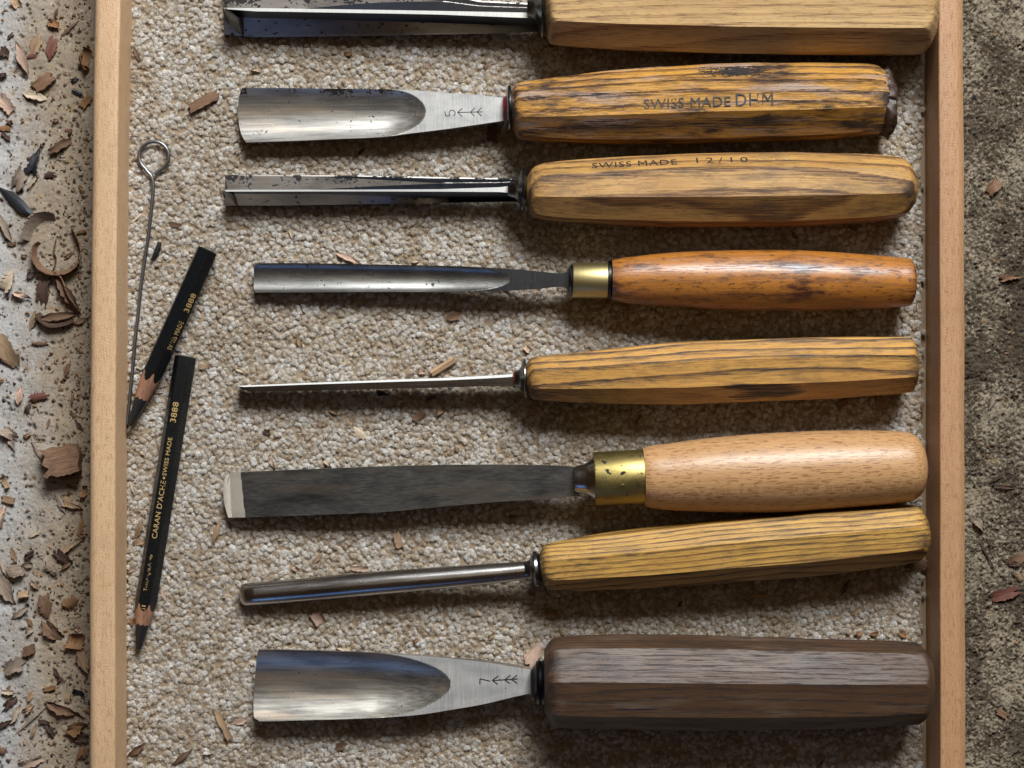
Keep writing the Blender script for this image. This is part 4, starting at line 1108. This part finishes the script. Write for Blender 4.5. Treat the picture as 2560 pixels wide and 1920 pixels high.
pencil("thick black pencil crossing the looped wire, higher of the two pencils", (519, 624), (324, 1064), 53, 120, 72, 76, 4.6,
       [("3888", (473, 784), (492, 738), 2.2, 136, .1, 0), ("SWISS MADE", (430, 878), (462, 808), 2.0, 136, .1, .25)])

# ---------------------------------------------------------------- looped wire
def tube(path, rad, mat, name, parent, seg=14):
    path = np.array(path, float); n = len(path)
    tg = np.gradient(path, axis=0); tg /= np.linalg.norm(tg, axis=1)[:, None]
    rings = []
    up = np.array([0, 0, 1.0])
    for i in range(n):
        a = np.cross(tg[i], up); a /= np.linalg.norm(a); b = np.cross(a, tg[i])
        r_ = rad(i / (n-1)) if callable(rad) else rad
        rings.append([path[i] + r_*(a*math.cos(q) + b*math.sin(q)) for q in np.linspace(0, 2*math.pi, seg, endpoint=False)])
    v, f = loft(rings)
    return mk(name, v, f, mat, parent, sharp=50)
frw = Frame(318, 1060, 383, 440, 2)
frw.thing("looped_wire", "thin grey steel wire with a round eye lying against the left rail", "wire pick")
path = []
for px, py, z in [(317, 1062, 1.2), (322, 1020, 1.0), (330, 943, 1.0), (338, 850, 1.1), (345, 790, 1.2), (351, 729, 1.3), (361, 655, 1.4), (373, 575, 1.5), (379, 520, 1.5), (383, 475, 1.5), (382.5, 455, 1.5), (378, 440, 1.5), (368, 429, 1.5)]:
    path.append(frw.loc(px, py, z))
def dens(p, k=6):
    p = np.array(p); t = np.arange(len(p)); tt_ = np.linspace(0, len(p)-1, (len(p)-1)*k + 1)
    return np.stack([smoothi(tt_, t, p[:, c]) if np.any(np.diff(p[:, c])) else np.full(len(tt_), p[0, c]) for c in range(3)], 1)
loop = []
for a in np.linspace(128, 128 + 300, 44):
    loop.append(frw.loc(385 + 37.2*math.cos(math.radians(a)), 391 + 37.2*math.sin(math.radians(a)), 1.5))
loop.append(frw.loc(391, 431, 1.6)); loop.append(frw.loc(386, 437, 1.7))
full = np.vstack([dens(path), loop])
tube(full, .62, M['wire'], "wire", frw.e)

# ---------------------------------------------------------------- wood chips
CC = dict(tan=(.42, .27, .155), pale=(.64, .50, .35), pink=(.56, .38, .28), brown=(.21, .115, .065), dark=(.085, .045, .03), red=(.17, .065, .045),
          orange=(.31, .155, .065), taupe=(.34, .255, .19), black=(.012, .012, .013), charcoal=(.035, .037, .042), white=(.78, .70, .60))
CW = dict(tan='tan', pale='pale', pink='pinkish', brown='brown', dark='dark brown', red='reddish brown', orange='orange brown', taupe='greyish brown', black='black', charcoal='charcoal grey', white='whitish')
for k, c in CC.items():
    t = NT('chip_' + k)
    g = t.noise(t.vmul(t.mm, (.12, 1.7, 1.7)), 1, 5, .65)
    rn = t.rnd()
    c0 = t.mix(rn, tuple(a*.55 for a in c), tuple(min(1, a*1.05) for a in c))
    col = t.mix(t.ramp(g, [(.38, .75), (.58, 0.0)]), c0, tuple(a*.38 for a in c))
    col = t.mix(t.math('MULTIPLY', t.ramp(t.noise(t.vmul(t.mm, (.35, .35, .35)), 1, 3, .6), band(.5, .7)), .35), col, tuple(a*.55 for a in c))
    t.set(Base_Color=col, Roughness=.75 if k not in ('charcoal', 'black') else .5, Normal=t.bump(g, .8, .2), Specular_IOR_Level=.3)
    M['c_' + k] = t.m

def chip_mesh(kind, L, Wd, r):
    """returns verts, faces in local mm; long axis x"""
    nu, nv = (12, 5)
    th_ = {'flake': .5, 'block': min(Wd, L) * .5, 'sliver': .35, 'curl': .4, 'shard': .7, 'straw': .16, 'leaf': .4, 'roll': .3}[kind] * r.uniform(.7, 1.5)
    th_ = min(th_, Wd * .45) if kind != 'block' else th_
    th_ = max(th_, .16)
    T = []; B = []
    ja = r.uniform(-.2, .2, nv) * min(L, Wd*2); jb = r.uniform(-.2, .2, nv) * min(L, Wd*2)
    bend = r.uniform(.15, .55) * (1 if r.random() < .8 else -1)
    twist = r.uniform(-.35, .35)
    lo_ = .78 if kind == 'block' else .62
    edge = [r.uniform(lo_, 1.08, nu), r.uniform(lo_, 1.08, nu)]
    skew = r.uniform(-.5, .5)
    if kind == 'block': ja *= .6; jb *= .6; bend *= .15; twist = 0
    for i in range(nu):
        u = i/(nu-1)
        if kind in ('flake',): w = (.55 + .45*math.sin(math.pi*min(1, max(0, .12 + .76*u))))
        elif kind == 'block': w = .92 + .08*math.sin(3*u)
        elif kind in ('sliver', 'straw'): w = max(.10, math.sin(math.pi*(.06 + .88*u))**.7)
        elif kind == 'leaf': w = max(.06, math.sin(math.pi*(.03 + .94*u)))
        elif kind == 'shard': w = max(.12, 1 - .8*u) if True else 1
        else: w = .8 + .2*math.sin(2.6*u + 1)
        for j in range(nv):
            v = -1 + 2*j/(nv-1)
            e = edge[0][i] if v > 0 else edge[1][i]
            x = (u - .5)*L + (ja[j]*(1-u) + jb[j]*u) + skew*v*Wd*.25
            y = v*w*e*Wd/2
            z = (bend*th_*2 + abs(bend)*L*.16)*math.sin(math.pi*u) + r.normal(0, .05)*min(1, th_)
            if kind in ('flake', 'leaf', 'shard'): z += .34*Wd*v*v*bend + twist*v*(u-.5)*Wd*.8
            if kind == 'curl':
                R_ = L/ (2.6 + 1.2*abs(bend)); a = (u-.5)*L/R_
                x2 = R_*math.sin(a); z2 = R_*(1-math.cos(a))
                x = x2 + skew*v*Wd*.15; z = z2*.75 + r.normal(0, .04)
            if kind == 'roll':
                a = (v+1)*math.pi*.85; R_ = Wd/2
                y = R_*math.cos(a); z = R_ + R_*math.sin(a)
            T.append((x, y, z + th_)); B.append((x*.98, y*.96, z))
    T = np.array(T); B = np.array(B)
    V = np.vstack([T, B]); N = nu*nv
    F = []
    for i in range(nu-1):
        for j in range(nv-1):
            a = i*nv+j; q = [a, a+nv, a+nv+1, a+1]
            F.append(q); F.append([N+b for b in q[::-1]])
    for i in range(nu-1):
        F.append([i*nv, N+i*nv, N+(i+1)*nv, (i+1)*nv]); a = i*nv+nv-1
        F.append([a, a+nv, N+a+nv, N+a])
    for j in range(nv-1):
        F.append([j, j+1, N+j+1, N+j]); a = (nu-1)*nv + j
        F.append([a, N+a, N+a+1, a+1])
    V[:, 2] -= V[:, 2].min()
    return V, F
KN = dict(flake=('wood_chip', 'flake'), block=('wood_chip', 'chunk'), sliver=('wood_splinter', 'splinter'), curl=('wood_shaving', 'curled shaving'), shard=('wood_chip', 'pointed shard'), straw=('wood_splinter', 'hair-thin splinter'), leaf=('wood_chip', 'leaf-shaped chip'), roll=('wood_shaving', 'rolled shaving'))

# px, py, length, width (px), angle (deg, anticlockwise), colour, shape
CHIPS_G = """43 8 34 26 20 tan curl|137 61 30 24 -20 orange flake|174 70 58 7 40 brown sliver|140 32 24 9 70 dark sliver|90 113 40 34 50 tan flake|129 121 54 30 70 red flake
55 145 86 27 -68 pink leaf|81 139 26 16 10 red flake|10 130 34 30 -20 dark flake|26 90 18 11 40 dark flake|110 208 62 34 35 brown block|86 238 46 26 -12 pale flake|214 143 66 34 75 orange curl
215 255 34 24 50 orange flake|14 257 52 34 -50 pink flake|12 321 30 14 -5 orange flake|13 340 24 12 -30 dark flake|26 307 16 14 0 dark flake|148 367 66 24 27 brown flake|90 405 66 38 70 charcoal shard
49 446 44 38 60 taupe flake|84 455 38 16 52 pale shard|124 437 26 18 10 dark flake|185 200 20 10 10 black flake|192 231 24 13 -30 black flake|7 191 18 14 30 dark flake
46 506 118 40 -40 charcoal leaf|116 536 28 14 10 red flake|108 729 60 36 80 dark flake|168 733 112 30 -58 brown leaf|145 790 100 24 6 brown leaf|200 804 42 18 25 brown leaf
20 706 50 36 55 pale flake|12 567 82 22 -66 taupe leaf|55 740 40 18 -20 pink leaf|82 801 44 16 75 tan leaf|18 876 76 56 -60 tan flake|98 859 42 12 -5 brown leaf|168 923 36 15 70 brown leaf
75 685 18 14 0 dark flake|203 580 24 10 10 orange flake|48 991 42 23 85 pink leaf|98 991 46 22 15 red flake|69 1021 24 14 60 dark flake|198 1063 32 12 -52 dark leaf|24 1085 42 34 -40 taupe flake|30 1105 40 18 -70 taupe leaf
93 1128 44 13 -60 taupe leaf|166 1148 92 78 14 brown block|176 1194 62 9 6 orange sliver|67 1087 16 9 20 orange flake|13 1206 46 18 -62 tan curl|22 1249 34 18 -10 tan block|6 1293 50 18 80 pink flake
150 1256 54 20 -62 taupe leaf|186 1262 50 30 -20 tan shard|211 1229 46 18 75 orange curl|84 1336 26 11 28 pale block|202 1318 52 17 75 orange leaf|182 1362 68 17 36 tan shard|158 1392 40 24 -42 dark flake
43 1424 38 33 10 taupe block|35 1388 32 16 -65 tan leaf|72 1388 28 15 40 dark flake|73 1411 20 18 0 taupe flake|127 1421 30 24 -40 taupe flake|165 1414 36 11 38 brown leaf|9 1423 52 9 -60 pale sliver
13 1468 76 38 -58 taupe leaf|61 1486 27 17 12 tan block|113 1512 50 40 -75 brown flake|131 1575 60 42 -50 brown flake|174 1506 36 30 20 orange flake|49 1533 58 18 36 taupe leaf|87 1462 28 14 -45 tan leaf
74 1555 22 11 -60 orange leaf|73 1578 20 18 30 taupe flake|73 1624 28 24 20 brown block|39 1663 46 44 20 taupe flake|190 1600 60 48 75 orange curl|204 1642 62 32 -62 tan leaf|124 1721 28 12 15 orange block
142 1683 32 10 -60 dark leaf|198 1732 48 14 -20 black curl|161 1773 82 32 -25 brown leaf|171 1744 26 14 75 tan flake|25 1758 44 22 32 dark flake|40 1784 42 22 60 pale leaf|71 1772 28 18 40 tan flake|75 1741 24 18 70 tan flake
19 1729 26 16 -10 pale flake|12 1810 40 20 25 dark shard|74 1803 112 7 42 taupe sliver|84 1828 38 10 72 tan leaf|113 1806 44 12 -12 dark curl|126 1826 28 15 -60 dark flake|188 1822 50 38 15 orange leaf
200 1884 42 14 62 orange leaf|214 1884 26 16 80 brown flake|78 1906 50 24 22 pink flake|5 1877 24 20 0 brown flake|52 1902 14 9 20 taupe flake|206 1845 34 24 0 dark flake|150 1700 14 9 30 dark flake
170 640 18 10 30 brown flake|60 640 14 8 0 brown flake|120 1060 22 8 75 brown sliver|180 1000 26 8 80 brown sliver|30 610 20 12 10 brown flake|140 300 12 8 0 brown flake|175 330 16 10 60 red flake
2485 468 46 34 50 brown flake|2522 694 46 24 5 brown shard|2478 1001 38 14 72 taupe leaf|2492 1196 44 10 30 dark sliver|2508 1216 56 10 -8 dark leaf|2447 1312 32 28 -60 taupe shard|2468 1389 84 6 -62 dark sliver
2545 1396 40 32 20 brown flake|2545 1440 26 18 -40 tan flake|2510 1485 66 36 12 red flake|2505 1784 30 16 -25 brown block|2536 1408 30 16 0 dark flake|2370 1800 4 3 0 tan flake"""
CHIPS_C = """511 257 72 27 28 brown block|341 136 40 12 -68 brown leaf|344 544 34 6 40 pale sliver|437 561 30 13 -8 brown flake|399 662 16 11 0 pale flake|432 625 20 5 30 pale sliver
371 697 26 4 -55 pale straw|357 787 14 7 -60 pale flake|350 916 22 15 60 pale curl|512 916 44 14 10 tan curl|605 928 26 8 -20 pale flake|357 1134 12 8 -50 pale flake|333 1222 34 9 -68 pale sliver
350 1318 46 20 75 tan leaf|347 1356 26 20 10 tan flake|541 1330 66 15 72 tan leaf|327 1426 14 10 20 pink flake|420 1450 20 8 -70 pale leaf|409 1489 36 12 -65 pink leaf|332 1553 20 18 40 orange flake
356 1680 40 7 -76 pale sliver|420 1667 20 6 5 white sliver|558 1813 78 20 -63 tan flake|597 1804 32 18 15 pink flake|338 1876 54 20 36 brown leaf|454 1894 62 14 38 brown leaf|521 1880 26 20 -20 white shard
869 134 14 11 0 orange flake|641 177 24 8 -10 pale flake|1215 167 14 8 20 orange flake|845 375 14 8 50 orange flake|905 379 26 9 45 red leaf|1077 398 30 4 -10 red straw|1067 538 12 5 0 orange flake|1131 538 14 5 -30 pale flake
729 588 36 9 -68 pale leaf|867 645 70 17 -25 pink leaf|1036 654 20 7 5 pale flake|877 754 23 8 80 tan leaf|993 780 50 3 28 pale straw|1133 793 36 26 20 brown flake|937 813 26 3 45 pale straw|748 857 30 12 -68 tan leaf
863 908 18 10 60 pale flake|1109 915 66 17 32 tan roll|1053 931 16 14 0 pink flake|956 984 32 20 -10 black shard|832 1030 26 9 -30 tan flake|1045 1042 30 24 30 brown flake|1100 1032 18 11 30 tan flake|1329 1030 18 12 0 tan flake
1318 872 24 20 40 pink curl|602 926 24 9 -20 pale flake|1080 992 22 14 20 red flake|668 1079 18 16 0 dark flake|900 1085 38 26 -30 pale flake|682 1158 26 13 -70 pink leaf|820 1158 20 14 -50 pale shard
1014 1296 28 11 -70 tan leaf|1121 1295 18 9 10 tan flake|1283 1295 22 16 30 orange shard|995 1348 36 20 -75 tan block|824 1332 34 5 42 tan straw|946 1340 24 4 8 pale straw|1033 1323 14 7 20 tan flake
1329 1338 30 6 22 pale sliver|793 1398 36 12 46 tan leaf|738 1418 18 15 -30 pink flake|901 1421 36 17 0 pink flake|797 1544 44 36 30 pink curl|1195 1532 16 11 -50 pale flake|1296 1536 20 6 50 pale curl|1376 1532 28 17 -30 orange block
1331 1480 28 20 60 tan curl|870 1425 12 9 0 pale flake|690 1589 24 11 -20 white leaf|859 1620 28 16 -15 pale flake|1335 1636 50 44 50 pink flake|1228 1591 24 12 40 tan leaf|853 1865 26 24 10 brown flake|1257 1877 18 5 45 tan sliver
1595 1052 26 15 62 orange shard|1880 1037 18 8 -40 orange flake|1282 1293 18 14 0 orange flake|2130 572 30 11 -15 brown leaf|2289 771 24 10 72 tan leaf|2201 1011 46 32 -80 tan leaf|2107 1011 30 14 38 orange flake|2306 1018 18 11 80 orange flake
2296 1411 60 30 8 brown flake|1894 1490 42 10 3 tan flake|1871 1505 22 8 -30 tan sliver|1623 1855 24 18 60 tan shard|2113 1470 46 15 66 brown leaf|2136 1530 24 14 30 tan leaf|2038 1515 16 6 0 tan flake|2146 1585 18 14 40 orange flake
2186 1583 18 12 10 orange flake|2257 1586 20 14 -30 orange flake|2048 1912 30 11 58 brown leaf|1228 335 44 26 -85 red block|1985 588 16 11 -60 brown flake|1450 1300 14 6 20 tan flake|700 1350 14 5 10 pale sliver|1500 820 12 8 0 tan flake
640 1110 12 7 30 pale flake|1180 640 10 5 0 pale flake|780 1600 10 6 20 pale flake|1040 1600 16 8 20 orange flake|1700 1510 14 8 60 brown flake|1405 1880 18 7 30 tan flake|480 640 9 6 0 pale flake|560 1490 12 9 0 pale flake"""
used_labels = {}
def level(py):
    for y, nm in ((70, 'the top V gouge'), (180, 'the gap above gouge 5'), (330, 'gouge 5'), (420, 'the wire eye'), (560, 'the 12/10 gouge'), (620, 'the upper pencil end'), (760, 'the orange handle'), (880, 'the gap above the thin chisel'), (1010, 'the thin chisel'), (1130, 'the gap above the flat chisel'), (1290, 'the flat chisel'), (1400, 'the tip of the round backed gouge'), (1530, 'the lower pencil lead'), (1640, 'the top of gouge 7'), (1760, 'the middle of gouge 7'), (1850, 'the underside of gouge 7')):
        if py < y: return nm
    return 'the bottom picture edge'
TOOLS = [(22, 'the top V gouge'), (270, 'gouge 5'), (476, 'the 12/10 V gouge'), (700, 'the brass ferruled narrow gouge'), (945, 'the thin chisel'), (1200, 'the flat chisel'), (1440, 'the round backed gouge'), (1712, 'gouge 7')]
def place(px, py, where):
    if where == 'g':
        if px > 1280: return 'on the mossy concrete, level with ' + level(py)
        z = 'against the left rail' if px > 175 else ('at the left picture edge' if px < 30 else ('midway' if px > 95 else 'left of midway'))
        return f'on the concrete {z}, level with {level(py)}'
    if px < 560: return f'on the carpet in the left margin, level with {level(py)}'
    ab = [t for t in TOOLS if t[0] <= py][-1:] ; be = [t for t in TOOLS if t[0] > py][:1]
    side = 'blades' if px < 1300 else 'handles'
    if ab and be: return f'on the carpet between {ab[0][1]} and {be[0][1]}' + (', handle side' if px > 1300 else '')
    return 'on the carpet below ' + ab[0][1]
entries = []
for src, wh in ((CHIPS_G, 'g'), (CHIPS_C, 'c')):
    for e in src.replace('\n', '|').split('|'):
        a = e.split()
        if float(a[2]) < 6: continue
        entries.append((float(a[0]), float(a[1]), float(a[2]), float(a[3]), float(a[4]), a[5], a[6], wh))
labs = []
for e in entries:
    px, py, L, Wd, an, c, k, wh = e
    size = 'large' if L >= 60 else ('small' if L < 27 else ('tiny' if L < 15 else 'mid-sized'))
    if L < 16: size = 'tiny'
    labs.append([size, CW[c], KN[k][1], place(px, py, wh)])
from collections import defaultdict
dd = defaultdict(list)
for i, l in enumerate(labs): dd[tuple(l)].append(i)
for key, ids in dd.items():
    if len(ids) == 1: continue
    xs_ = [entries[i][0] for i in ids]; ys_ = [entries[i][1] for i in ids]
    hor = (max(xs_) - min(xs_)) > (max(ys_) - min(ys_))
    ids.sort(key=lambda i: entries[i][0] if hor else entries[i][1])
    names = {2: (['leftmost', 'rightmost'] if hor else ['upper', 'lower']), 3: (['leftmost', 'middle', 'rightmost'] if hor else ['upper', 'middle', 'lower'])}.get(len(ids))
    if names is None: names = [('first', 'second', 'third', 'fourth', 'fifth', 'sixth')[q] + (' from left' if hor else ' from top') for q in range(len(ids))]
    for n_, i in zip(names, ids): labs[i][0] = n_ + ' ' + labs[i][0]
for i, e in enumerate(entries):
    px, py, L, Wd, an, c, k, wh = e
    lab = ' '.join(labs[i][:3]) + ' ' + labs[i][3]
    ws = lab.split()
    if len(ws) > 16: lab = lab.replace('on the carpet ', '').replace('on the concrete ', ''); ws = lab.split()
    if len(ws) > 16: lab = lab.replace(' curled ', ' ').replace('hair-thin ', '').replace('picture ', '').replace('level with', 'by').replace('the brass ferruled narrow', 'the narrow').replace(', handle side', '').replace('carpet ', '').replace('mid-sized ', '').replace('at the left edge', 'far left')
    ws = lab.split()
    if len(ws) > 16: lab = lab.replace('first from', 'first').replace(' the ', ' ')
    import re
    if len(re.findall(r'[A-Za-z0-9]+', lab)) > 16: lab = lab.replace('mid-sized ', '').replace('on the carpet ', 'on carpet ').replace('leaf-shaped', 'pointed').replace('-', ' ') if lab.count('mid') else lab.replace('leaf-shaped', 'oval').replace('hair-thin', 'thin').replace(', handle side', '').replace('12/10 ', '')
    if len(re.findall(r'[A-Za-z0-9]+', lab)) > 15: lab = lab.replace('on the concrete ', '').replace(', handle side', ' handles' if lab.endswith('gouge 7, handle side') else '')
    assert lab not in used_labels and 4 <= len(lab.split()) <= 16, lab
    used_labels[lab] = 1
    r = np.random.default_rng(1000 + i)
    V, F = chip_mesh(k, L*S, Wd*S, r)
    z0 = ZG if wh == 'g' else -.35
    p = P(px, py, z0 + .5)
    o = mk(KN[k][0], V, F, M['c_' + c], None, sharp=35, loc=(p[0], p[1], z0), rz=math.radians(an))
    o.rotation_euler = (math.radians(r.uniform(-9, 9)), math.radians(r.uniform(-6, 6)), math.radians(an))
    tag(o, lab, 'wood chip', 'wood chips and shavings on the concrete' if wh == 'g' else 'wood chips and shavings on the carpet')

# big ribbon curls on the left concrete, built as bent strips standing on edge
def ribbon(pts, hgt, mat, label, name="wood_shaving", lean=0.0, thick=.35, z0=ZG, zs=None):
    p = np.array([P(a, b, z0 + 2)[:2] for a, b in pts]); base = p.mean(0)
    q = dens(np.column_stack([p - base, np.zeros(len(p))]), 7)
    n = len(q); tg = np.gradient(q, axis=0); tg /= np.linalg.norm(tg, axis=1)[:, None]
    nr = np.stack([-tg[:, 1], tg[:, 0], np.zeros(n)], 1)
    r = np.random.default_rng(len(pts) * 13 + int(pts[0][0]))
    rings = []
    for i in range(n):
        t_ = i/(n-1); h = hgt * (.55 + .45*math.sin(math.pi*min(1, .15 + .8*t_))) * r.uniform(.93, 1.05)
        l_ = lean * h
        zb = 0.0 if zs is None else float(np.interp(t_, [k for k, _ in zs], [k for _, k in zs]))
        o_ = q[i]; a = nr[i]
        rings.append([o_ - a*thick/2 + [0, 0, zb], o_ + a*thick/2 + [0, 0, zb], o_ + a*(thick/2 + l_*.6) + [0, 0, zb + h*.55], o_ + a*(thick/2 + l_) + [0, 0, zb + h], o_ + a*(l_ - thick/2) + [0, 0, zb + h], o_ + a*(l_*.6 - thick/2) + [0, 0, zb + h*.55]])
    v, f = loft(rings)
    o = mk(name, v, f, mat, None, sharp=35, loc=(base[0], base[1], z0))
    tag(o, label, 'wood chip', 'wood chips and shavings on the concrete')
ring_pts = [(175, 572), (182, 588), (190, 605), (195, 628), (191, 650), (178, 667), (158, 676), (135, 678), (112, 671), (96, 655), (88, 636), (90, 618), (100, 608)]
ribbon(ring_pts, 4.2, M['c_brown'], "large ring-shaped brown shaving curled almost closed on the concrete", lean=.35)
ribbon([(137, 597), (134, 612), (131, 628), (137, 645), (134, 662), (127, 678)], 1.6, M['c_dark'], "thin wavy dark strip lying inside the ring-shaped shaving", lean=.2)
ribbon([(73, 603), (80, 583), (92, 565), (108, 552), (122, 549), (136, 549)], 4.6, M['c_taupe'], "arched grey brown shaving above the ring-shaped one", lean=.75)
ribbon([(128, 690), (142, 705), (150, 730), (160, 750), (180, 775), (195, 788)], 4.5, M['c_brown'], "folded brown ribbon shaving hanging below the ring-shaped one", lean=.6)
ribbon([(96, 780), (112, 798), (135, 806), (160, 803), (182, 796)], 3.6, M['c_dark'], "dark crescent shaving at the bottom of the ribbon cluster", lean=-.5)
ribbon([(200, 128), (194, 145), (200, 168), (212, 184), (221, 176)], 3.5, M['c_orange'], "orange brown loop shaving pressed against the left rail near its top", lean=.4)

# black fibre speck by the wire, dried stalks
def speck():
    pts = [(399, 605), (396, 618), (391, 630), (386, 642), (378, 650)]
    p = np.array([P(a, b, 1.0) for a, b in pts]); base = p.mean(0); q = dens(p - base + [0, 0, .6], 4)
    o = tube(q, lambda t: .45 + .5*math.sin(math.pi*min(1, .15+t*.8)) * (1 if t < .8 else .4), M['c_black'], "charred_fibre", None, 8)
    o.location = [base[0]*MM, base[1]*MM, .0004]
    tag(o, "small burnt black fibre on the carpet beside the wire", "fibre")
speck()

# sawdust and tiny crumbs, nobody could count them
def crumbs(name, label, n, area_f, zf, cols, smin, smax, seed):
    r = np.random.default_rng(seed); V = []; F = []; mi = []
    for k in range(n):
        px, py = area_f(r); z = zf(r); p = P(px, py, z)
        s = smin + (smax - smin) * r.random()**3
        a = r.uniform(0, 6.28); asp = r.uniform(.3, .9)
        q = np.array([(-1, -asp, 0), (1, -asp*.7, 0), (.7, asp, 0), (-.8, asp*.8, 0), (0, 0, .7)]) * s/2
        q += r.normal(0, .08*s, q.shape); c, s_ = math.cos(a), math.sin(a)
        q = np.stack([q[:, 0]*c - q[:, 1]*s_, q[:, 0]*s_ + q[:, 1]*c, q[:, 2]], 1) + p
        b = len(V); V += q.tolist(); F += [[b, b+1, b+4], [b+1, b+2, b+4], [b+2, b+3, b+4], [b+3, b, b+4]]; m_ = r.integers(0, len(cols)); mi += [m_]*4
    o = mk(name, np.array(V), F, M['c_' + cols[0]], None, smooth=False)
    for c in cols[1:]: o.data.materials.append(M['c_' + c])
    o.data.polygons.foreach_set('material_index', mi)
    tag(o, label, 'sawdust', kind='stuff')
def aL(r):
    x = r.uniform(0, 226); x = x if r.random() < .5 else 226 - abs(r.normal(0, 60)); return max(-20, x), r.uniform(-20, 1940)
crumbs("sawdust_crumbs", "fine wood crumbs and sawdust scattered over the left concrete", 3400, aL, lambda r: ZG - .1, ['tan', 'brown', 'taupe', 'brown', 'dark', 'dark', 'orange'], .35, 1.7, 21)
crumbs("sawdust_crumbs", "sparse dirt and wood crumbs on the right concrete", 260, lambda r: (r.uniform(2420, 2580), r.uniform(-20, 1940)), lambda r: ZG - .1, ['brown', 'taupe', 'dark', 'charcoal'], .5, 1.8, 22)
crumbs("carpet_crumbs", "fine wood dust caught in the carpet loops", 520, lambda r: (r.uniform(316, 2300), r.uniform(-10, 1930)), lambda r: r.uniform(-.35, .05), ['pale', 'tan', 'orange', 'pink'], .35, 1.1, 23)

# paint / glue marks on the dark handle
for a, b, w_ in ((2181, 2183.5, 9.0), (2268, 2270, 5.0)):
    x0 = fr8.loc(a, 1660)[0]; x1 = fr8.loc(b, 1660)[0]
